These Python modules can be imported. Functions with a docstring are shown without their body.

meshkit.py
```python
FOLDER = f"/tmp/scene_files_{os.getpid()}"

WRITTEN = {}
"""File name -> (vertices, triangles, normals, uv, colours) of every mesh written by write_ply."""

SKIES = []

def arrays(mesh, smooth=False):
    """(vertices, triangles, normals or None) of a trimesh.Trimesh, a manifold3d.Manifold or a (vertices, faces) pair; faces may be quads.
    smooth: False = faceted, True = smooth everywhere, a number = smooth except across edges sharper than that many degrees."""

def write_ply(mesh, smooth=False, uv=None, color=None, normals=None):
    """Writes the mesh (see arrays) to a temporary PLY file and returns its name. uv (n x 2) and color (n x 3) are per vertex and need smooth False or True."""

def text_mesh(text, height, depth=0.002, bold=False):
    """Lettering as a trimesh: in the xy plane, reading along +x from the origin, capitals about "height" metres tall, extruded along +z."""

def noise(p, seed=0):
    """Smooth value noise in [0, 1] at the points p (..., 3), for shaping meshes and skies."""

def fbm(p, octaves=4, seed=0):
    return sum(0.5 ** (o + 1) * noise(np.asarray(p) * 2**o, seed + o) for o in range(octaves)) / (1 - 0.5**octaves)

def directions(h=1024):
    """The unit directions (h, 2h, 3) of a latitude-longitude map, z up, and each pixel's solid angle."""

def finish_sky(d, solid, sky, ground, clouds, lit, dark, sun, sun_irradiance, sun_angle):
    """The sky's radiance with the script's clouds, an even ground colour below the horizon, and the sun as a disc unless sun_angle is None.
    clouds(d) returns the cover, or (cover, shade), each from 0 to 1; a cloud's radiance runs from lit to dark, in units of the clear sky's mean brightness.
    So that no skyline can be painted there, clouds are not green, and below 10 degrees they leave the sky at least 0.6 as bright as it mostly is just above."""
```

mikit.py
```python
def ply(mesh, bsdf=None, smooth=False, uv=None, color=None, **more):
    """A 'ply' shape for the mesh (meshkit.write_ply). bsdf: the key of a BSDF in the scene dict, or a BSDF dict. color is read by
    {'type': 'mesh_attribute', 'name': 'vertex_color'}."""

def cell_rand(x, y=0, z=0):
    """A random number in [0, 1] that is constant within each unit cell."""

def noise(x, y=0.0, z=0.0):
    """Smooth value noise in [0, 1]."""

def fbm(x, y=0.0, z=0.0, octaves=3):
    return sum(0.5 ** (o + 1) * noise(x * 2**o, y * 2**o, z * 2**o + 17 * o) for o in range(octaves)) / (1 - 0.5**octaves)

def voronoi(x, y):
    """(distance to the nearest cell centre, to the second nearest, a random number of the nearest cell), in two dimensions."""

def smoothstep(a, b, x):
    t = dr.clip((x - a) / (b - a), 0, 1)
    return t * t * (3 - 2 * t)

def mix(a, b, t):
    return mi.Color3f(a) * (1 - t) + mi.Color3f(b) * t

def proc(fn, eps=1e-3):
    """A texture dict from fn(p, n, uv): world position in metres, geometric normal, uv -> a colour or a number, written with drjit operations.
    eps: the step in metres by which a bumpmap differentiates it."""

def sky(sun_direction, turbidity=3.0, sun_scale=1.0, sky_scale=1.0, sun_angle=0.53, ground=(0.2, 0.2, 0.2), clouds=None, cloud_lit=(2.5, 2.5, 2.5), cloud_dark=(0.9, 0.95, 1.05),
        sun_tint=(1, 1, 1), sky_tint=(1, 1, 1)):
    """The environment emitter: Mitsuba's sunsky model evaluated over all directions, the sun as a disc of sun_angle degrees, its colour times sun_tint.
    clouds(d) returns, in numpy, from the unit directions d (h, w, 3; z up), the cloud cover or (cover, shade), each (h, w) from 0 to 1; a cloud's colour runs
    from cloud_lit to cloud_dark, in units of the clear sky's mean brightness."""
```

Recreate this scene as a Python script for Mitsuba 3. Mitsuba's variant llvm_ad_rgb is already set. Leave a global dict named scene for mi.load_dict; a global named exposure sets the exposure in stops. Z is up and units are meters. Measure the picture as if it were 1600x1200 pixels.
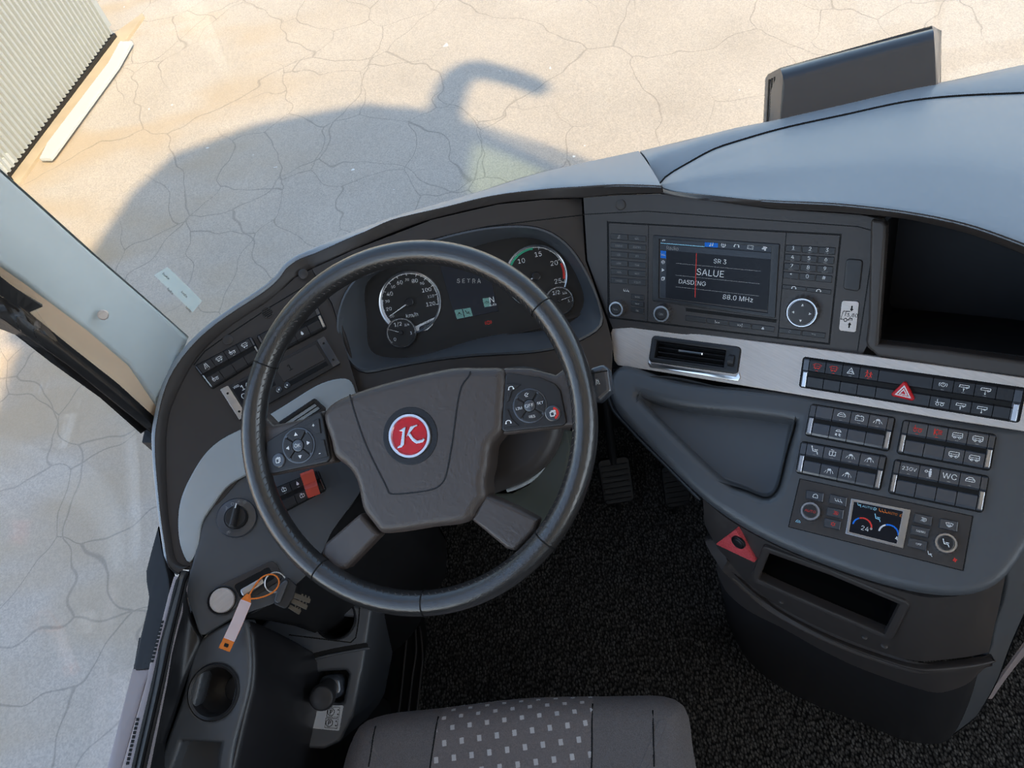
import math, random
import numpy as np, trimesh, manifold3d, drjit as dr
import mitsuba as mi
import mikit, meshkit
from scipy.interpolate import CubicSpline, PchipInterpolator
from shapely.geometry import Polygon, LineString, Point, box as sbox
from shapely.ops import unary_union
from shapely import affinity
random.seed(3); rng = np.random.default_rng(3)
mix, noise, fbm, voronoi, smoothstep, proc = mikit.mix, mikit.noise, mikit.fbm, mikit.voronoi, mikit.smoothstep, mikit.proc

scene, labels = {'type': 'scene'}, {}
# ------------------------------------------------------------------ camera, sky, sun, exposure
FOC = 1109.0                                   # focal length in pixels of the 1600 x 1200 frame
CAM = np.array([0, 0, 1.57])                   # eye height above the cab floor
_d = np.array([170, 740, FOC]); _d /= np.linalg.norm(_d)
_h = np.array([0, 0, 1.0]) - _d * _d[2]; _h /= np.linalg.norm(_h)
_r = np.cross(_h, -_d)
_yaw = math.radians(4.0)
_f = _h * math.cos(_yaw) + _r * math.sin(_yaw)
M = np.array([np.cross(_f, -_d), _f, -_d])     # camera axes -> cab axes: x right, y forward, z up
scene['camera'] = {'type': 'perspective', 'fov': 2 * math.degrees(math.atan(800 / FOC)), 'fov_axis': 'x', 'near_clip': 0.02, 'far_clip': 200.0,
                   'to_world': mi.ScalarTransform4f().look_at(origin=CAM.tolist(), target=(CAM + M[:, 2]).tolist(), up=(-M[:, 1]).tolist())}
SUN = np.array([1.79, -2.55, 3.55])            # towards the sun: behind the coach, to its right
scene['sky'] = mikit.sky(SUN, turbidity=3.0, sun_scale=0.28, sky_scale=1.0, ground=(.42, .38, .33), sky_tint=(1.23, 1.0, .81), sun_tint=(1.12, 1.0, .74), sun_angle=1.1)
exposure = 3.95
GROUND, ROOF = -0.80, 2.70

# ------------------------------------------------------------------ geometry helpers
def ray(x, y): return M @ np.array([x - 800, y - 600, FOC])
def unit(v): v = np.asarray(v, float); return v / np.linalg.norm(v)
class Pl:
    """A plane of the cab with its own axes: u to the right, v up its slope, n outwards."""
    def __init__(s, P, n, right=(1, 0, 0)):
        s.P, s.n = np.asarray(P, float), unit(n)
        s.u = unit(np.asarray(right, float) - s.n * (s.n @ np.asarray(right, float))); s.v = np.cross(s.n, s.u)
    def up(s, h): return Pl(s.P + s.n * h, s.n, s.u)
    def hit(s, x, y): r = ray(x, y); return CAM + r * ((s.P - CAM) @ s.n) / (r @ s.n)
    def uv(s, x, y): q = s.hit(x, y) - s.P; return np.array([q @ s.u, q @ s.v])
    def uvs(s, pts): return [s.uv(x, y) for x, y in pts]
    def pt(s, uv, h=0): return s.P + uv[0] * s.u + uv[1] * s.v + h * s.n
    def mesh(s, m):
        v = np.asarray(m.vertices); return trimesh.Trimesh(s.P + v[:, :1] * s.u + v[:, 1:2] * s.v + v[:, 2:3] * s.n, m.faces, process=False)
def atd(x, y, d): r = ray(x, y); return CAM + r / np.linalg.norm(r) * d
def atz(x, y, z): r = ray(x, y); return CAM + r * (z - CAM[2]) / r[2]
def S(x, y, spec):
    if isinstance(spec, Pl): return spec.hit(x, y)
    if isinstance(spec, tuple): return atz(x, y, spec[1])
    return atd(x, y, spec)
def cv(spec, pts): return np.array([S(p[0], p[1], p[2] if len(p) > 2 else spec) for p in pts])
def resample(P, n):
    P = np.asarray(P, float); t = np.r_[0, np.cumsum(np.linalg.norm(np.diff(P, axis=0), axis=1))]
    return PchipInterpolator(t / t[-1], P)(np.linspace(0, 1, n))
def grid_faces(a, b, closed=False):
    f = []
    for i in range(a - 1):
        for j in range(b if closed else b - 1):
            k = (j + 1) % b; f += [(i*b+j, i*b+k, (i+1)*b+k), (i*b+j, (i+1)*b+k, (i+1)*b+j)]
    return np.array(f)
def loft(curves, nu=40, nv=None, thick=0.006, lin=False):
    """A skin through the curves, given real thickness on the side away from its normal."""
    C = np.array([resample(c, nu) for c in curves]); k = len(C)
    nv = nv or (k if lin else 6 * (k - 1) + 1)
    if k > 2 and not lin: C = PchipInterpolator(np.linspace(0, 1, k), C)(np.linspace(0, 1, nv))
    elif nv != k: C = np.array([[np.interp(np.linspace(0, 1, nv), np.linspace(0, 1, k), C[:, i, a]) for a in range(3)] for i in range(nu)]).transpose(2, 0, 1)
    a, b = C.shape[:2]; V = C.reshape(-1, 3)
    du, dv = np.gradient(C, axis=1), np.gradient(C, axis=0)
    N = np.cross(du, dv).reshape(-1, 3); N /= np.linalg.norm(N, axis=1, keepdims=True) + 1e-12
    mid = V.mean(0)
    if (N.mean(0) @ (CAM - mid)) < 0: N = -N
    F = grid_faces(a, b)
    ring = [j for j in range(b)] + [i*b+b-1 for i in range(1, a)] + [(a-1)*b+j for j in range(b-2, -1, -1)] + [i*b for i in range(a-2, 0, -1)]
    n = len(V); side = []
    for p, q in zip(ring, ring[1:] + ring[:1]): side += [(p, q, q+n), (p, q+n, p+n)]
    m = trimesh.Trimesh(np.vstack([V, V - N * thick]), np.vstack([F, F[:, ::-1] + n, side]), process=False)
    trimesh.repair.fix_normals(m); return m
def orient(p): p = np.asarray(p, float); return p if Polygon(p).exterior.is_ccw else p[::-1]
def dense(p, step):
    p = np.asarray(p, float); out = []
    for a, b in zip(p, np.roll(p, -1, 0)):
        n = max(1, int(np.linalg.norm(b - a) / step)); out += [a + (b - a) * i / n for i in range(n)]
    return np.array(out)
def rounded(p, r, seg=5):
    """The polygon with its corners rounded to radius r."""
    q = Polygon(p).buffer(0); g = q.buffer(-r, join_style=2)
    if g.is_empty or g.geom_type != 'Polygon': return orient(p)
    g = g.buffer(r, quad_segs=seg)
    return orient(np.array(g.exterior.coords)[:-1])
def smooth_poly(p, n=60):
    p = np.asarray(p, float); q = np.vstack([p, p[:1]]); t = np.r_[0, np.cumsum(np.linalg.norm(np.diff(q, axis=0), axis=1))]
    return CubicSpline(t, q, bc_type='periodic')(np.linspace(0, t[-1], n, endpoint=False))
def offset(p, d):
    """Inset of a counter-clockwise ring by d with the same number of corners."""
    a, b = p - np.roll(p, 1, 0), np.roll(p, -1, 0) - p
    na = np.stack([-a[:, 1], a[:, 0]], 1) / (np.linalg.norm(a, axis=1)[:, None] + 1e-12); nb = np.stack([-b[:, 1], b[:, 0]], 1) / (np.linalg.norm(b, axis=1)[:, None] + 1e-12)
    m = na + nb; m /= np.maximum((m * na).sum(1), 0.35)[:, None]
    return p + m * d
def slab(outer, h0, h1, bevel=0.0, holes=(), steps=2):
    """A plate from h0 to h1 with rounded top edges, holes through it."""
    outer = orient(outer); room = Polygon(outer).buffer(0).buffer(-.0015 - 3 * bevel); good = []
    for h in holes:
        if not room.contains(Polygon(h)): h = orient(np.array(Polygon(h).intersection(room).exterior.coords)[:-1])
        good.append(orient(h)[::-1])
    rings = [outer] + good
    V, F, caps = [], [], []
    for p in rings:
        prof = [(0, h0), (0, h1 - bevel)] + ([(bevel * (1 - math.cos(t)), h1 - bevel + bevel * math.sin(t)) for t in np.linspace(0, math.pi / 2, steps + 1)[1:]] if bevel else [])
        base, n = sum(len(x) for x in V), len(p)
        for d, h in prof: V.append(np.c_[offset(p, d) if d else p, np.full(n, h)])
        F.append(grid_faces(len(prof), n, True) + base)
        caps.append((base, base + (len(prof) - 1) * n, n))
    V = np.vstack(V)
    for lvl in (0, 1):
        idx = np.concatenate([np.arange(c[lvl], c[lvl] + c[2]) for c in caps])
        ends = np.cumsum([c[2] for c in caps]).astype(np.uint32)
        import mapbox_earcut
        t = mapbox_earcut.triangulate_float64(V[idx, :2].copy(), ends).reshape(-1, 3)
        t = idx[t]
        nz = np.cross(V[t[:, 1], :2] - V[t[:, 0], :2], V[t[:, 2], :2] - V[t[:, 0], :2])
        want = 1 if lvl else -1
        t[np.sign(nz) != want] = t[np.sign(nz) != want][:, ::-1]
        F.append(t)
    return trimesh.Trimesh(V, np.vstack(F), process=False)
def circle(c, r, n=32, sy=1.0, rot=0): a = np.linspace(0, 2*np.pi, n, endpoint=False) + rot; return np.c_[c[0] + r*np.cos(a), c[1] + r*sy*np.sin(a)]
def lathe(prof, n=32, c=(0, 0)):
    prof = np.asarray(prof, float); a = np.linspace(0, 2*np.pi, n, endpoint=False)
    V = np.array([[c[0] + r*math.cos(t), c[1] + r*math.sin(t), h] for r, h in prof for t in a]); m = trimesh.Trimesh(V, grid_faces(len(prof), n, True), process=False); m.merge_vertices(); m.update_faces(m.nondegenerate_faces()); return m
def tube(P, r, n=10, caps=True):
    P = np.asarray(P, float); T = np.gradient(P, axis=0); T /= np.linalg.norm(T, axis=1)[:, None]
    a = np.cross(T[0], [0.3, 0.2, 0.9]); a /= np.linalg.norm(a); V = []
    R = np.broadcast_to(r, (len(P),)); th = np.linspace(0, 2*np.pi, n, endpoint=False)
    for p, t, q in zip(P, T, R):
        a = unit(a - t * (a @ t)); b = np.cross(t, a); V.append(p + q * (np.cos(th)[:, None] * a + np.sin(th)[:, None] * b))
    V = np.vstack(V); F = grid_faces(len(P), n, True)
    if caps:
        k = len(V); V = np.vstack([V, P[0], P[-1]]); m = len(P) - 1
        F = np.vstack([F, [(k, (j+1) % n, j) for j in range(n)], [(k+1, m*n+j, m*n+(j+1) % n) for j in range(n)]])
    return trimesh.Trimesh(V, F, process=False)
def hull(pts): return trimesh.convex.convex_hull(np.asarray(pts, float))
def cat(*m): return trimesh.util.concatenate([x for x in m if x is not None])
def bx(x0, x1, y0, y1, z0, z1, b=0.0):
    if not b: m = trimesh.creation.box((x1-x0, y1-y0, z1-z0)); m.apply_translation(((x0+x1)/2, (y0+y1)/2, (z0+z1)/2)); return m
    return slab(rounded([(x0, y0), (x1, y0), (x1, y1), (x0, y1)], b), z0, z1, b)
def pick(mesh, x, y):
    """Where the view line of a pixel first meets a mesh."""
    v, f = np.asarray(mesh.vertices), mesh.faces; r = unit(ray(x, y)); a, b, c = v[f[:, 0]], v[f[:, 1]], v[f[:, 2]]
    e1, e2 = b - a, c - a; p = np.cross(r, e2); det = (e1 * p).sum(1); det = np.where(abs(det) < 1e-14, 1e-14, det)
    s = CAM - a; u = (s * p).sum(1) / det; q = np.cross(s, e1); w = (q @ r) / det; t = (e2 * q).sum(1) / det
    ok = (u >= -1e-6) & (w >= -1e-6) & (u + w <= 1 + 1e-6) & (t > 0.01)
    return CAM + r * t[ok].min() if ok.any() else None

# ------------------------------------------------------------------ scene helpers
def add(name, mesh, mat, parent=None, smooth=30, **more):
    key = (parent + '__' if parent else '') + name; k, i = key, 0
    while k in scene: i += 1; k = f'{key}_{i:03d}'
    scene[k] = mikit.ply(mesh, mat, smooth=smooth, **more); return k
_roots = set()
def thing(name, label, category, group=None):
    k, i = name, 0
    while k in _roots or k in labels: i += 1; k = f'{name}_{i:03d}'
    _roots.add(k); labels[k] = {'label': label, 'category': category}
    if group: labels[k]['group'] = group
    return k
def tag(key, label, category, group=None):
    labels[key] = {'label': label, 'category': category}
    if group: labels[key]['group'] = group
    return key
def struct(name, mesh, mat, smooth=30, label=None):
    k = add(name, mesh, mat, None, smooth); labels[k] = {'kind': 'structure'}
    if label: labels[k]['label'] = label
    return k
_txt = {}
def text(s, h, bold=False):
    """Lettering centred on the origin, capitals h tall, a film 0.25 mm thick."""
    if (s, bold) not in _txt:
        m = meshkit.text_mesh(s, 1.0, 0.02, bold); lo, hi = m.bounds; m.apply_translation((-(lo[0]+hi[0])/2, -0.5, 0)); _txt[(s, bold)] = m
    m = _txt[(s, bold)].copy(); m.vertices = m.vertices * [h, h, 0.0125]; return m
def film(g, t=0.00025):
    out = []
    for q in getattr(g, 'geoms', [g]):
        if q.geom_type == 'Polygon' and q.area > 1e-12: out.append(trimesh.creation.extrude_polygon(q, t, engine='earcut'))
    return cat(*out) if out else None
class Quad:
    """A four-cornered field on a plane (corners: top left, top right, bottom right, bottom left); s runs right, t runs down, 0 to 1."""
    def __init__(q, pl, px=None, uv=None): q.pl = pl; q.c = np.array(pl.uvs(px) if uv is None else uv)
    def at(q, s, t): a, b, c, d = q.c; return a*(1-s)*(1-t) + b*s*(1-t) + c*s*t + d*(1-s)*t
    def rect(q, s0, t0, s1, t1): return np.array([q.at(s0, t1), q.at(s1, t1), q.at(s1, t0), q.at(s0, t0)])
    def sub(q, s0, t0, s1, t1): return Quad(q.pl, uv=[q.at(s0, t0), q.at(s1, t0), q.at(s1, t1), q.at(s0, t1)])
    def size(q): return np.linalg.norm(q.at(1, .5) - q.at(0, .5)), np.linalg.norm(q.at(.5, 1) - q.at(.5, 0))
    def frame(q, s, t): x = unit(q.at(1, t) - q.at(0, t)); y = np.array([-x[1], x[0]]); return q.at(s, t), x, y
    def put(q, m, s, t, h, k=1.0):
        o, x, y = q.frame(s, t); v = np.asarray(m.vertices); w = o + k * v[:, :1] * x + k * v[:, 1:2] * y
        return q.pl.mesh(trimesh.Trimesh(np.c_[w, v[:, 2] + h], m.faces, process=False))
    def button(q, s0, t0, s1, t1, h0, h1, b=0.0008, gap=0.0006):
        p = offset(orient(q.rect(s0, t0, s1, t1)), gap); i = offset(p, b)
        return q.pl.mesh(hull(np.vstack([np.c_[p, [h0]*4], np.c_[p, [h1-b]*4], np.c_[i, [h1]*4]])))
    def slab(q, s0, t0, s1, t1, h0, h1, b=0.001, r=0.0, holes=()):
        p = orient(q.rect(s0, t0, s1, t1)); p = rounded(p, r) if r else p
        return q.pl.mesh(slab(p, h0, h1, b, holes))
def st(*lines, w=0.07): return unary_union([LineString(l).buffer(w/2, quad_segs=2) for l in lines])
def ringg(x, y, r, w=0.07): return Point(x, y).buffer(r + w/2, quad_segs=5).difference(Point(x, y).buffer(r - w/2, quad_segs=5))
def icon(kind):
    """Switch symbols in a unit square."""
    P = lambda *p: Polygon(p)
    if kind == 'bus': g = [st([(-.5, -.2), (-.5, .15), (-.4, .28), (.5, .28), (.5, -.2), (-.5, -.2)], [(-.5, .02), (.5, .02)]), ringg(-.25, -.26, .11), ringg(.25, -.26, .11)]
    elif kind == 'bus_up': g = [st([(-.5, .05), (-.45, .3), (.5, .3), (.5, .05), (-.5, .05)], [(0, -.1), (0, -.45)]), P((-.12, -.2), (.12, -.2), (0, -.05)), ringg(.28, 0, .09)]
    elif kind == 'bus_down': g = [st([(-.5, .05), (-.45, .3), (.5, .3), (.5, .05), (-.5, .05)], [(0, -.1), (0, -.45)]), P((-.12, -.35), (.12, -.35), (0, -.5)), ringg(.28, 0, .09)]
    elif kind == 'bus_front': g = [st([(-.35, -.25), (-.35, .3), (.35, .3), (.35, -.25), (-.35, -.25)], [(-.35, 0), (.35, 0)], [(-.5, .2), (-.5, .05)], [(.5, .2), (.5, .05)]), ringg(-.2, -.32, .06), ringg(.2, -.32, .06)]
    elif kind == 'lamp': g = [P((-.12, .3), (.12, .3), (.3, .05), (-.3, .05)), st([(-.35, 0), (-.5, -.25)], [(-.15, -.02), (-.2, -.3)], [(.15, -.02), (.2, -.3)], [(.35, 0), (.5, -.25)], w=.06)]
    elif kind == 'beam': g = [st([(.1, .3), (.1, -.3), (.35, -.2), (.45, 0), (.35, .2), (.1, .3)], [(0, .22), (-.5, .22)], [(0, 0), (-.5, 0)], [(0, -.22), (-.5, -.22)])]
    elif kind == 'battery': g = [st([(-.45, -.3), (-.45, .25), (.45, .25), (.45, -.3), (-.45, -.3)], [(-.3, .35), (-.12, .35)], [(.12, .35), (.3, .35)], [(.2, -.02), (.34, -.02)], [(-.34, -.02), (-.2, -.02)])]
    elif kind == 'person': g = [Point(.1, .36).buffer(.11), P((-.02, .22), (.22, .22), (.26, -.1), (.2, -.5), (.02, -.5), (-.06, -.1)), ringg(-.32, .1, .12), st([(-.18, .1), (-.02, .1)])]
    elif kind == 'people': g = [Point(-.22, .36).buffer(.1), Point(.22, .2).buffer(.09), st([(-.22, .25), (-.2, -.05), (-.35, -.45)], [(-.2, -.05), (-.05, -.45)], [(-.4, .1), (-.02, .12)], [(.22, .1), (.22, -.12), (.1, -.45)], [(.22, -.12), (.34, -.45)], [(.05, 0), (.4, 0)], w=.1)]
    elif kind == 'seat': g = [st([(-.4, .35), (-.2, -.15), (.25, -.15), (.4, -.45)], [(-.05, .05), (.3, .05)], w=.12), Point(-.42, .42).buffer(.08)]
    elif kind == 'seats': g = [affinity.translate(affinity.scale(st([(-.4, .3), (-.2, -.2), (.25, -.2), (.3, -.35)], w=.14), .42, .7, origin=(0, 0)), dx) for dx in (-.36, 0, .36)]
    elif kind == 'fan': g = [affinity.rotate(affinity.translate(affinity.scale(Point(0, 0).buffer(.2), 1, .7), .22, .1), a, origin=(0, 0)) for a in (0, 90, 180, 270)]
    elif kind == 'snow': g = [ringg(0, 0, .26, .1)] + [affinity.rotate(P((-.07, .28), (.07, .28), (.05, .46), (-.05, .46)), a, origin=(0, 0)) for a in range(0, 360, 60)]
    elif kind == 'heat': g = [st(*[[(-.4 + .16*math.sin(i*1.2), y), (-.2, y+.05), (0, y-.05), (.2, y)] for i, y in enumerate((.3, .1, -.1, -.3))], [(.3, .3), (.45, 0), (.3, -.3)], w=.09)]
    elif kind == 'screen': g = [st([(-.5, .25), (-.3, .32), (.3, .32), (.5, .25), (.32, -.2), (-.32, -.2), (-.5, .25)], [(-.2, .2), (-.14, -.35)], [(0, .2), (0, -.4)], [(.2, .2), (.14, -.35)])]
    elif kind == 'car': g = [st([(-.45, -.15), (-.4, .1), (-.2, .3), (.2, .3), (.4, .1), (.45, -.15), (-.45, -.15)], [(-.4, .08), (.4, .08)])]
    elif kind == 'recirc': g = [st([(-.35, -.1), (-.3, .2), (0, .32), (.3, .2), (.35, -.1)], [(-.15, -.3), (-.38, -.3), (-.38, -.1)], [(.15, -.3), (.38, -.3), (.38, -.1)], w=.1), P((-.1, -.3), (.1, -.42), (.1, -.18))]
    elif kind == 'brake': g = [ringg(0, 0, .24), st([(-.36, .22), (-.44, 0), (-.36, -.22)], [(.36, .22), (.44, 0), (.36, -.22)], [(0, .12), (0, -.02)])]
    elif kind == 'road': g = [st([(-.3, -.45), (-.12, .4)], [(.3, -.45), (.12, .4)], [(0, -.35), (0, -.1)], [(0, .05), (0, .25)], w=.09)]
    elif kind == 'axle': g = [ringg(-.25, -.2, .16), ringg(.25, -.2, .16), st([(-.3, .4), (-.3, .1)], [(-.5, .05), (.5, .05)])]
    elif kind == 'skid': g = [st([(-.3, .15), (-.15, .35), (.15, .35), (.3, .15), (-.3, .15)], [(-.3, -.1), (-.1, -.2), (-.3, -.3), (-.1, -.4)], [(.1, -.1), (.3, -.2), (.1, -.3), (.3, -.4)], w=.09)]
    elif kind == 'triangle': g = [st([(-.42, -.32), (.42, -.32), (0, .42), (-.42, -.32)], w=.09), st([(-.18, -.15), (.05, .05), (.18, -.15)], w=.08)]
    elif kind == 'window': g = [st([(-.35, -.3), (-.35, .2), (.35, .2), (.35, -.3), (-.35, -.3)], [(0, .2), (0, -.3)], [(-.2, .42), (.1, .35)], w=.08)]
    elif kind == 'cross': g = [st([(-.3, .35), (-.3, -.35)], [(-.3, 0), (.0, .3)], [(-.3, 0), (0, -.35)], [(.1, .2), (.45, .2)], [(.1, 0), (.45, 0)], [(.1, -.2), (.45, -.2)], w=.11)]
    elif kind == 'phone': g = [st([(-.4, -.05), (-.3, .2), (0, .3), (.3, .2), (.4, -.05)], w=.14), Point(-.38, -.1).buffer(.13), Point(.38, -.1).buffer(.13)]
    elif kind == 'note': g = [st([(-.1, -.3), (-.1, .35), (.3, .42), (.3, -.2)], w=.1), Point(-.2, -.3).buffer(.13), Point(.2, -.2).buffer(.13)]
    elif kind == 'globe': g = [ringg(0, 0, .36, .08), st([(-.36, 0), (.36, 0)], [(0, .36), (0, -.36)], w=.08)]
    elif kind == 'up': g = [P((-.4, -.3), (.4, -.3), (0, .4))]
    elif kind == 'down': g = [P((-.4, .3), (.4, .3), (0, -.4))]
    elif kind == 'left': g = [P((.3, -.4), (.3, .4), (-.4, 0))]
    elif kind == 'right': g = [P((-.3, -.4), (-.3, .4), (.4, 0))]
    elif kind == 'page': g = [st([(-.3, -.35), (-.3, .2), (.2, .2), (.2, -.35), (-.3, -.35)], [(-.15, .35), (.38, .35), (.38, -.2)], w=.13)]
    elif kind == 'limit': g = [st([(.1, -.3), (-.25, -.3), (-.4, 0), (-.25, .3), (.1, .35)], [(-.1, -.1), (.3, .25)], w=.1)]
    elif kind == 'ret': g = [st([(-.4, .1), (.35, .1), (.35, -.25)], w=.1), P((-.5, .1), (-.25, .28), (-.25, -.08))]
    elif kind == 'P': g = [ringg(0, 0, .4, .08), st([(-.1, -.22), (-.1, .22), (.08, .22), (.16, .1), (.08, 0), (-.1, 0)], w=.1)]
    elif kind == 'sun': g = [ringg(0, 0, .2, .1)] + [affinity.rotate(st([(0, .32), (0, .46)], w=.1), a, origin=(0, 0)) for a in range(0, 360, 45)]
    elif kind == 'drop': g = [Point(0, -.08).buffer(.22), P((-.2, 0), (.2, 0), (0, .4))]
    return unary_union(g)
_ic = {}
def sym(kind, size):
    if kind not in _ic: _ic[kind] = film(icon(kind), 1.0)
    m = _ic[kind].copy(); m.vertices = m.vertices * [size, size, .00025]; return m

# ------------------------------------------------------------------ materials
def prin(key, color, rough=0.5, spec=0.5, bump=None, bscale=1.0, metal=0.0, **kw):
    b = {'type': 'principled', 'base_color': color if isinstance(color, dict) else {'type': 'rgb', 'value': list(color)}, 'roughness': rough, 'metallic': metal, **kw}
    if not metal: b['specular'] = spec
    if bump is not None: b = {'type': 'bumpmap', 'arbitrary': bump, 'scale': bscale, 'nested_bsdf': b}; b['arbitrary'] = bump
    scene[key] = {'type': 'twosided', 'bsdf': b}
    return key
grain = proc(lambda p, n, uv: noise(p.x*900, p.y*900, p.z*900) * 0.0004 + noise(p.x*420, p.y*420, p.z*420) * 0.0005, eps=4e-4)
leather = proc(lambda p, n, uv: noise(p.x*700, p.y*700, p.z*700) * 0.0005 + noise(p.x*300, p.y*300, p.z*300) * 0.0006, eps=5e-4)
M_PLA = prin('m_plastic', (.050, .043, .040), .42, .5, grain, .25)
M_PAD = prin('m_pad', (.28, .32, .36), .38, .9, grain, .35)  # pale blue base colour paints the sky sheen onto the dark dash top
M_CON = prin('m_console', (.072, .078, .086), .40, .8, grain, .3)
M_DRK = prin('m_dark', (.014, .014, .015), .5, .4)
M_BLK = prin('m_black_satin', (.018, .018, .02), .32, .5)
M_KEY = prin('m_key', (.028, .027, .028), .38, .5)
M_KEYG = prin('m_key_gloss', (.036, .042, .053), .2, 1.0, clearcoat=.8, clearcoat_gloss=.8)  # blue cast in the base colour stands in for reflected sky
M_CAP = prin('m_switch_cap', (.045, .053, .068), .22, 1.0, clearcoat=.8, clearcoat_gloss=.8)  # lighter, bluer base colour carries the sky sheen of the caps
M_GRV = prin('m_groove', (.008, .008, .008), .6, .3)
M_LEA = prin('m_leather', (.021, .020, .020), .25, 1.0, leather, .22, clearcoat=.6, clearcoat_gloss=.6)
M_HUB = prin('m_hub', (.070, .056, .050), .40, .7, leather, .5)
M_SIL = prin('m_silver', proc(lambda p, n, uv: mix((.58, .52, .475), (.70, .63, .58), fbm(p.x*60, p.y*60, p.z*900, 2))), .42, .5, metal=.35)
M_WNG = prin('m_wing', (.42, .45, .46), .45, .5)
M_CHR = prin('m_chrome', (.82, .82, .83), .14, metal=1.0)
M_CHD = prin('m_chrome_dull', (.68, .68, .69), .25, metal=1.0)
M_WHT = prin('m_white_print', (.80, .80, .80), .6, .2)
M_GRY = prin('m_grey_print', (.30, .30, .30), .6, .2)
M_REDP = prin('m_red_print', (.75, .05, .04), .5, .3)
M_RED = prin('m_red', (.62, .012, .02), .3, .5)
M_ROCK = prin('m_red_rocker', (.75, .10, .06), .4, .5)
M_TRI = prin('m_red_sticker', proc(lambda p, n, uv: mix((.62, .03, .04), (.80, .16, .17), noise(p.x*900, p.y*900, p.z*900))), .4, .5)
M_GRN = prin('m_green_print', (.06, .45, .25), .6, .2)
M_TEAL = prin('m_teal_print', (.22, .42, .36), .6, .2)
M_BLUP = prin('m_blue_print', (.02, .20, .75), .6, .2)
M_CYN = prin('m_cyan_print', (.35, .70, .85), .6, .2)
M_ORA = prin('m_orange', (.85, .22, .03), .5, .4)
M_TAGW = prin('m_tag_paper', (.75, .58, .55), .6, .3)
M_SCR = prin('m_screen', (.010, .011, .016), .35, .25)
M_SCR2 = prin('m_screen_dim', (.02, .024, .034), .3, .5)
M_DIA = prin('m_dial', (.022, .021, .02), .5, .4)
M_OLV = prin('m_olive', (.055, .062, .05), .42, .5)
M_PIL = prin('m_pillar', (.56, .62, .63), .5, .45)
M_BEI = prin('m_beige', (.74, .56, .40), .6, .3)
M_SILL = prin('m_sill', (.36, .31, .31), .5, .4)
M_RUB = prin('m_rubber', (.012, .012, .013), .42, .5)
M_LBL = prin('m_label', (.62, .64, .66), .4, .4, metal=.2)
M_SHED = prin('m_shed', (.41, .445, .455), .5, .4)
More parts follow.
